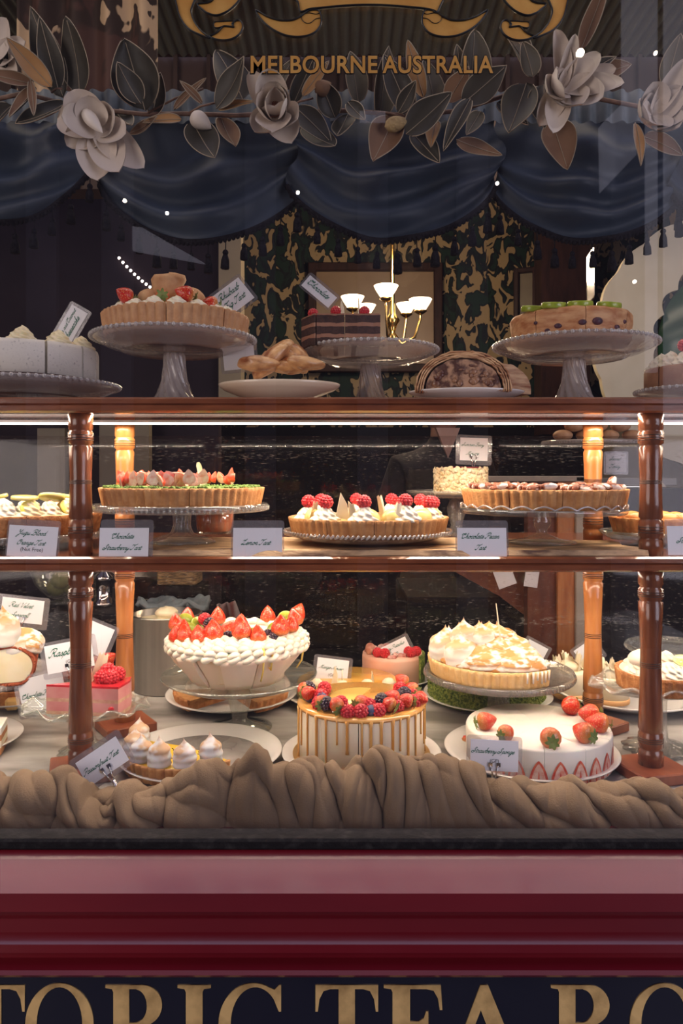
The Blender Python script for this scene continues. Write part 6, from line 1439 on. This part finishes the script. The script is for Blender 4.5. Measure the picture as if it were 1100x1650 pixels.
t = thing('straw_basket', 'rectangular box of shredded straw above the steel canister', 'box', (X(290, 2.1), 2.1, CT+.062))
m = MB(); m.box((0, 0, .03), (.112, .08, .055), bev=.004); part('box_body', m, mat('shredded_straw', (.10, .06, .03), (.40, .26, .11), 60, .7, .9, 120, stretch=(1, 1, 4)), t)
m = MB(); m.box((0, 0, .0), (.15, .11, .058)); m.v = [(x, y, z_) for x, y, z_ in m.v]; tag(link_mesh('storage_tin', m, DARK, None, (X(288, 2.13), 2.13, CT+.031)), 'dark tin on the back counter supporting the straw box', 'tin')
m = MB(); m.grid(lambda u, v: (lerp(-.085, .10, u), lerp(-.05, .05, v), .02+.014*noise.noise((u*7, v*5, 0))+.01*math.sin(u*11+v*5)), 40, 20)
ob = link_mesh('folded_cloth', m, mat('pale_blue_cloth', (.22, .30, .33), (.30, .37, .40), 40, .8, .3, 300), None, (X(272, 1.99), 2.02, CT+.005)); md = ob.modifiers.new('cloth_thickness', 'SOLIDIFY'); md.thickness = .012
tag(ob, 'crumpled pale blue cloth lying on the back counter above the canister', 'cloth')
m = MB(); m.grid(lambda u, v: (lerp(-.045, .045, u)*(.5+.7*v), .012*math.sin(u*14)+.01*v, .0-.17*v), 40, 20)
TW = mat('striped_towel', (.40, .36, .36), (.17, .055, .05), 14, .8, stretch=(6, .1, .6), detail=0)
ob = link_mesh('striped_towel', m, TW, None, (X(362, 1.93), 1.935, Z(972, 1.93)), (0, R(-10), 0)); md = ob.modifiers.new('cloth_thickness', 'SOLIDIFY'); md.thickness = .004
tag(ob, 'grey and maroon striped towel hanging right of the steel canister', 'towel')
panel('trim_10', 345, 356, 930, 1080, 1.95, .02, DARK)
# scratched acrylic back panel
def scratchmat():
    m = glassmat('scratched_acrylic', (.90, .88, .88), .01, (.35, .3, .3), .04, .4); n = m.node_tree; out = [x for x in n.nodes if x.type == 'OUTPUT_MATERIAL'][0]; base = out.inputs[0].links[0].from_socket
    t = n.nodes.new('ShaderNodeTexCoord'); d = n.nodes.new('ShaderNodeBsdfDiffuse'); d.inputs[0].default_value = (.8, .74, .62, 1)
    masks = []
    for sc_, st, lo, rot in ((1.0, (12, 1, 260), .74, 0), (1.0, (70, 1, 340), .755, .4), (1.0, (420, 1, 420), .755, 0), (1.0, (230, 1, 14), .79, .5), (1.0, (200, 1, 20), .79, -.7)):
        mp = n.nodes.new('ShaderNodeMapping'); mp.inputs['Scale'].default_value = st; mp.inputs['Rotation'].default_value = (0, rot, 0); n.links.new(t.outputs['Object'], mp.inputs[0])
        nz = n.nodes.new('ShaderNodeTexNoise'); nz.inputs['Scale'].default_value = sc_; nz.inputs['Detail'].default_value = 2; n.links.new(mp.outputs[0], nz.inputs['Vector'])
        r = n.nodes.new('ShaderNodeMapRange'); r.inputs[1].default_value = lo; r.inputs[2].default_value = lo+.04; n.links.new(nz.outputs[0], r.inputs[0]); masks.append(r.outputs[0])
    # the wear is densest along two rubbed lines
    s = n.nodes.new('ShaderNodeSeparateXYZ'); n.links.new(t.outputs['Object'], s.inputs[0]); bands = []
    for z0 in (Z(735, 1.87), Z(1003, 1.87)):
        a = n.nodes.new('ShaderNodeMath'); a.operation = 'SUBTRACT'; a.inputs[1].default_value = z0; n.links.new(s.outputs['Z'], a.inputs[0])
        b = n.nodes.new('ShaderNodeMath'); b.operation = 'ABSOLUTE'; n.links.new(a.outputs[0], b.inputs[0])
        c = n.nodes.new('ShaderNodeMapRange'); c.inputs[1].default_value = 0; c.inputs[2].default_value = .020; c.inputs[3].default_value = .07; c.inputs[4].default_value = 0; n.links.new(b.outputs[0], c.inputs[0]); bands.append(c.outputs[0])
    def math2(op, a, b):
        q = n.nodes.new('ShaderNodeMath'); q.operation = op; q.use_clamp = True
        for i, v in enumerate((a, b)):
            if isinstance(v, (int, float)): q.inputs[i].default_value = v
            else: n.links.new(v, q.inputs[i])
        return q.outputs[0]
    bb = math2('MAXIMUM', bands[0], bands[1])
    mp = n.nodes.new('ShaderNodeMapping'); mp.inputs['Scale'].default_value = (60, 1, 900); n.links.new(t.outputs['Object'], mp.inputs[0])
    nz = n.nodes.new('ShaderNodeTexNoise'); nz.inputs['Scale'].default_value = 1; nz.inputs['Detail'].default_value = 3; n.links.new(mp.outputs[0], nz.inputs['Vector'])
    q = math2('ADD', nz.outputs[0], bb); r = n.nodes.new('ShaderNodeMapRange'); r.inputs[1].default_value = .66; r.inputs[2].default_value = .70; n.links.new(q, r.inputs[0])
    tot = r.outputs[0]
    for k_ in masks: tot = math2('MAXIMUM', tot, k_)
    tot = math2('MULTIPLY', tot, .3)
    mx = n.nodes.new('ShaderNodeMixShader'); n.links.new(tot, mx.inputs[0]); n.links.new(base, mx.inputs[1]); n.links.new(d.outputs[0], mx.inputs[2]); n.links.new(mx.outputs[0], out.inputs[0]); return m
m = MB(); m.box((0, 1.883, 1.307), (2.1, .004, .582)); struct('window_2', m, scratchmat())
# wooden cabinet frame at right
d_ = 2.02
t = thing('wooden_cabinet', 'orange brown wooden cabinet with cream edge behind the back right post', 'cabinet', (X(870, d_), d_, FZ))
def cab(nm, px0, px1, y0, y1, mt, yy=0.0, th=.04):
    z0, z1 = Z(y1, d_)-FZ, Z(y0, d_)-FZ; m = MB(); m.box(((X(px0, d_)+X(px1, d_))/2-X(870, d_), yy+th/2, (z0+z1)/2), (X(px1, d_)-X(px0, d_), th, z1-z0), bev=.002); part(nm, m, mt, t)
RB = mat('red_brown_board', (.13, .035, .014), (.20, .06, .022), 7, .35, stretch=(6, 1, 1))
cab('side_post', 896, 924, 776, 1500, WOODH, -.01); cab('cream_post', 924, 944, 768, 1500, mat('cream_post_paint', (.50, .45, .36), rough=.5), -.02, .06)
cab('top_rail', 770, 944, 767, 776, mat('grey_cream_rail', (.42, .38, .31), rough=.5), -.02, .06); cab('side_panel', 850, 896, 776, 1500, RB, .005)
m = MB(); a_, b_ = (X(700, d_)-X(870, d_), Z(905, d_)-FZ), (X(896, d_)-X(870, d_), Z(905, d_)-FZ)
m.prism([a_, b_, (b_[0], Z(1500, d_)-FZ), (X(856, d_)-X(870, d_), Z(1500, d_)-FZ), (X(856, d_)-X(870, d_), Z(1000, d_)-FZ), (X(810, d_)-X(870, d_), Z(965, d_)-FZ)], .05, .08); part('sloping_panel', m, RB, t)
# papers pinned inside
for i, (px0, px1, a) in enumerate(((796, 826, -20), (846, 868, 8))):
    d2 = 2.0; m = MB(); m.box((0, 0, 0), ((px1-px0)*d2/F, .001, .07)); tag(link_mesh('paper_note', m, PAPER, None, (X((px0+px1)/2, d2), d2, Z(925, d2)), (0, R(a), 0)), ('tilted white paper note at the cabinet top behind the meringue tart', 'small upright white paper note on the cabinet, right of another note')[i], 'paper')
# white tea towel / bucket seen under the pecan stand
t = thing('white_bucket', 'pale bucket behind the pecan tart stand stem', 'bucket', (X(822, 2.22), 2.22, 1.150))
m = MB(); m.lathe([(0, 0), (.065, 0), (.083, .16), (.086, .165), (.08, .165), (.06, .01), (0, .01)], 40); part('bucket_body', m, mat('pale_grey_plastic', (.36, .34, .33), rough=.5), t)
m = MB(); m.box((X(760, 2.2), 2.33, .635), (.40, .40, 1.03), bev=.004); tag(link_mesh('service_counter', m, DARK), 'black service counter behind the meringue tart and wooden cabinet', 'counter')
# cooler at far right
d_ = 2.5
t = thing('glass_cooler', 'dark chilled cabinet with white light strips at the far right back', 'cooler', (X(1060, d_), d_, FZ))
def cl(nm, px0, px1, y0, y1, mt, yy=0.0, th=.04):
    z0, z1 = Z(y1, d_)-FZ, Z(y0, d_)-FZ; m = MB(); m.box(((X(px0, d_)+X(px1, d_))/2-X(1060, d_), yy+th/2, (z0+z1)/2), (X(px1, d_)-X(px0, d_), th, z1-z0), bev=.002); part(nm, m, mt, t)
cl('cabinet_body', 952, 1200, 800, 1500, mat('charcoal_laminate', (.035, .032, .035), rough=.3), .05, .4); cl('steel_rail', 944, 1200, 1004, 1022, mat('dull_beige_rail', (.34, .31, .25), rough=.4), -.01)
cl('counter_edge', 965, 1090, 770, 782, mat('grey_counter_edge', (.22, .20, .17), rough=.4)); cl('light_strip', 972, 1040, 784, 792, mat('cool_light_strip', (1, 1, 1), emit=((.95, .95, 1), 2.2)), 0, .02); cl('inner_panel', 965, 1040, 792, 812, mat('blue_grey_panel', (.12, .12, .16), rough=.3))
m = MB(); m.prism([(X(1052, d_)-X(1060, d_), Z(780, d_)-FZ), (X(1062, d_)-X(1060, d_), Z(778, d_)-FZ), (X(1125, d_)-X(1060, d_), Z(868, d_)-FZ), (X(1112, d_)-X(1060, d_), Z(872, d_)-FZ)], -.03, 0); part('sloping_rail', m, CRM, t)
# buns on a far glass stand and a small sign
cake_stand('glass stand of brown buns at the back right, under the shelf light', 955, 2.30, .155, Z(712, 2.3), Z(712, 2.3)-.14, 'ridge', .02, .06, gm=GLASSM)
BUN = mat('brown_bun', (.36, .17, .08), (.55, .32, .18), 30, .6)
for i in range(7):
    m = MB(); m.ell((0, 0, .016), (.030, .028, .017), 16, 10)
    tag(link_mesh('bun', m, BUN, None, (X(955, 2.3)+(-.105+.07*(i % 4))+(0 if i < 4 else .035), 2.26, Z(711, 2.3)+(0 if i < 4 else .028))), 'brown bun heaped on the far glass stand behind the back right post', 'bun', 'buns on the far glass stand')
m = MB(); m.box((.03, 0, -.35), (.42, .26, .7)); tag(link_mesh('side_cabinet', m, DARK, None, (X(955, 2.3)+.03, 2.33, Z(712, 2.3)-.142)), 'black side cabinet supporting the far glass stand of buns', 'cabinet')
card(992, 746, 2.25, .062, .058, (0, 0, 0), [('Served', .6), ('Today', .6)], 'grey looking small sign far back between the right posts', sl=.006)
# person behind the counter
t = thing('person', 'person in black top standing behind the counter, head hidden by the strudel', 'person', (X(712, 3.0), 3.0, FZ), (0, 0, .2))
def skin_body(joints, edges, root, mt, name, parent, sub=2):
    me = bpy.data.meshes.new(name); me.from_pydata([j[0] for j in joints], edges, []); me.materials.append(mt); ob = bpy.data.objects.new(name, me); COL.objects.link(ob); ob.parent = parent
    bm = bmesh.new(); bm.from_mesh(me); ly = bm.verts.layers.skin.verify(); bm.verts.ensure_lookup_table()
    for i, j in enumerate(joints): bm.verts[i][ly].radius = j[1]; bm.verts[i][ly].use_root = (i == root)
    bm.to_mesh(me); bm.free()
    md = ob.modifiers.new('skin', 'SKIN'); md.use_smooth_shade = True; s_ = ob.modifiers.new('sub', 'SUBSURF'); s_.levels = sub; s_.render_levels = sub; return ob
SKN = mat('skin', (.36, .19, .13), (.40, .22, .16), 20, .5, sss=.1); BLKC = mat('black_cloth', (.010, .009, .012), (.018, .015, .02), 40, .85, .3, 90)
J = [((0, 0, .95), (.17, .12)), ((0, 0, 1.12), (.15, .11)), ((0, .01, 1.32), (.19, .12)), ((0, .01, 1.42), (.15, .09)), ((0, 0, 1.49), (.055, .055)), ((0, -.01, 1.56), (.058, .06)),
     ((-.17, .01, 1.41), (.065, .065)), ((-.25, 0, 1.16), (.048, .05)), ((-.16, -.20, 1.08), (.034, .034)), ((.17, .01, 1.41), (.065, .065)), ((.25, 0, 1.16), (.048, .05)), ((.16, -.20, 1.08), (.034, .034)),
     ((-.10, 0, .86), (.10, .10)), ((-.10, 0, .50), (.065, .07)), ((-.10, .02, .08), (.045, .05)), ((-.10, -.10, .04), (.04, .03)), ((.10, 0, .86), (.10, .10)), ((.10, 0, .50), (.065, .07)), ((.10, .02, .08), (.045, .05)), ((.10, -.10, .04), (.04, .03))]
E = [(0, 1), (1, 2), (2, 3), (3, 4), (4, 5), (3, 6), (6, 7), (7, 8), (3, 9), (9, 10), (10, 11), (0, 12), (12, 13), (13, 14), (14, 15), (0, 16), (16, 17), (17, 18), (18, 19)]
skin_body(J, E, 0, BLKC, 'black_clothing', t)
m = MB(); m.grid(lambda u, v: (lambda a, b: (.072*math.sin(b)*math.cos(a)*(1-.18*max(0, -math.cos(b))), .090*math.sin(b)*math.sin(a)*(1-.1*max(0, -math.cos(b)))-(.016*math.exp(-((a-1.5*PI)/.16)**2-((b-1.62)/.25)**2))+(.006*(math.exp(-((a-1.5*PI-.42)/.2)**2-((b-1.42)/.14)**2)+math.exp(-((a-1.5*PI+.42)/.2)**2-((b-1.42)/.14)**2))), -.115*math.cos(b)))(2*PI*u, PI*(.02+.96*(1-v))), 48, 32, closeu=True)
for s in (-1, 1): m.ell((s*.073, .01, 0), (.008, .016, .028), 8, 8)
m.tube([(0, .01, -.16), (0, .0, -.07)], .048, 16)
m.prism([(-.05, -.09), (.05, -.09), (.0, -.21)], -.062, -.045)
part('head', m, SKN, t, (0, -.01, 1.655))
m = MB(); m.ell((0, .022, .03), (.082, .088, .100), 20, 12, jit=.04); part('hair', m, mat('dark_hair', (.02, .012, .01), rough=.5), t, (0, 0, 1.665))
for s in (-1, 1):
    hj = [((s*.16, -.20, 1.08), (.026, .022)), ((s*.13, -.25, 1.065), (.034, .016)), ((s*.115, -.285, 1.06), (.036, .014))]; he = [(0, 1), (1, 2)]
    for k_ in range(4):
        o_x = (k_-1.5)*.018; n0 = len(hj); L_ = (.058, .068, .064, .05)[k_]
        hj += [((s*(.11+o_x), -.300, 1.058), (.0092, .0088)), ((s*(.105+o_x), -.300-L_*.5, 1.062), (.0088, .0085)), ((s*(.10+o_x), -.300-L_, 1.050), (.0075, .0075))]; he += [(2, n0), (n0, n0+1), (n0+1, n0+2)]
    n0 = len(hj); hj += [((s*.165, -.27, 1.062), (.011, .010)), ((s*.175, -.305, 1.058), (.009, .009))]; he += [(1, n0), (n0, n0+1)]
    skin_body(hj, he, 0, SKN, 'hand', t, 1)
# ================================================================ STREET BEHIND THE CAMERA (seen only as reflections)
m = MB(); m.box((0, -2.2, -.03), (14, 6.2, .06)); struct('pavement_ground', m, mat('bluestone_paving', (.08, .08, .09), (.12, .12, .13), 8, .5))
m = MB(); m.box((0, -4.6, 3.0), (14, .3, 6)); 
struct('wall_opposite', m, mat('arcade_facade', (.05, .04, .045), (.07, .055, .065), 2, .6))
STN = mat('pale_pilaster_stone', (.20, .19, .23), (.25, .24, .28), 3, .6); LW = mat('lit_window_and_board', (.5, .5, .5), emit=((.85, .82, 1.0), .55)); LB = mat('street_lamp_glass', (1, 1, 1), emit=((1.0, .9, .75), 40))
m = MB()
for px in (70, 190, 420, 600, 760, 1010, 1180, -80): m.box((X(px, 6.4), -4.42, 2.2), (.26, .12, 4.6), bev=.01)
struct('trim_11', m, STN)
m = MB()
for px, w_, y0, y1 in ((1030, .30, -100, 600), (1085, .16, -100, 700), (600, .22, 180, 620), (330, .4, 1400, 1560), (210, .24, 1550, 1640)): m.box((X(px, 6.4), -4.43, (Z(y0, 6.4)+Z(y1, 6.4))/2), (w_, .04, Z(y0, 6.4)-Z(y1, 6.4)))
m.prism([(X(965, 6.4), Z(205, 6.4)), (X(1020, 6.4), Z(150, 6.4)), (X(1020, 6.4), Z(255, 6.4)), (X(967, 6.4), Z(310, 6.4))], -4.5, -4.36); m.prism([(X(165, 6.4), Z(395, 6.4)), (X(185, 6.4), Z(362, 6.4)), (X(230, 6.4), Z(368, 6.4)), (X(330, 6.4), Z(425, 6.4)), (X(260, 6.4), Z(412, 6.4))], -4.5, -4.4)  # slanted board and lamp shape, made to glow so the glass mirrors them
struct('window_3', m, LW)
for i, (px, py) in enumerate(((933, 88), (1054, 88), (202, 325), (480, 312), (800, 297), (270, 345), (1020, 455))):  # street lamp globes, mirrored in the glass as small bright spots
    m = MB(); r_ = .035 if i == 0 else .016; m.ell((0, 0, 0), (r_, r_, r_), 12, 8); o = link_mesh('window_4' if i == 0 else 'window_%d' % (4+i), m, LB, None, (X(px, 6.2), -4.2, Z(py, 6.2))); o['kind'] = 'structure'

# curves and letters become plain meshes
bpy.context.view_layer.update(); dg = bpy.context.evaluated_depsgraph_get()
for o in [q for q in list(COL.objects) if q.type in ('CURVE', 'FONT')]:
    me = bpy.data.meshes.new_from_object(o.evaluated_get(dg)); nm = o.name; o.name = 'old_'+nm; n_ = bpy.data.objects.new(nm, me); COL.objects.link(n_)
    n_.parent = o.parent; n_.location = o.location; n_.rotation_euler = o.rotation_euler; n_.scale = o.scale
    if not me.materials: me.materials.append(o.data.materials[0])
    for k_ in o.keys():
        if k_ in ('label',): n_[k_] = o[k_]
    bpy.data.objects.remove(o)
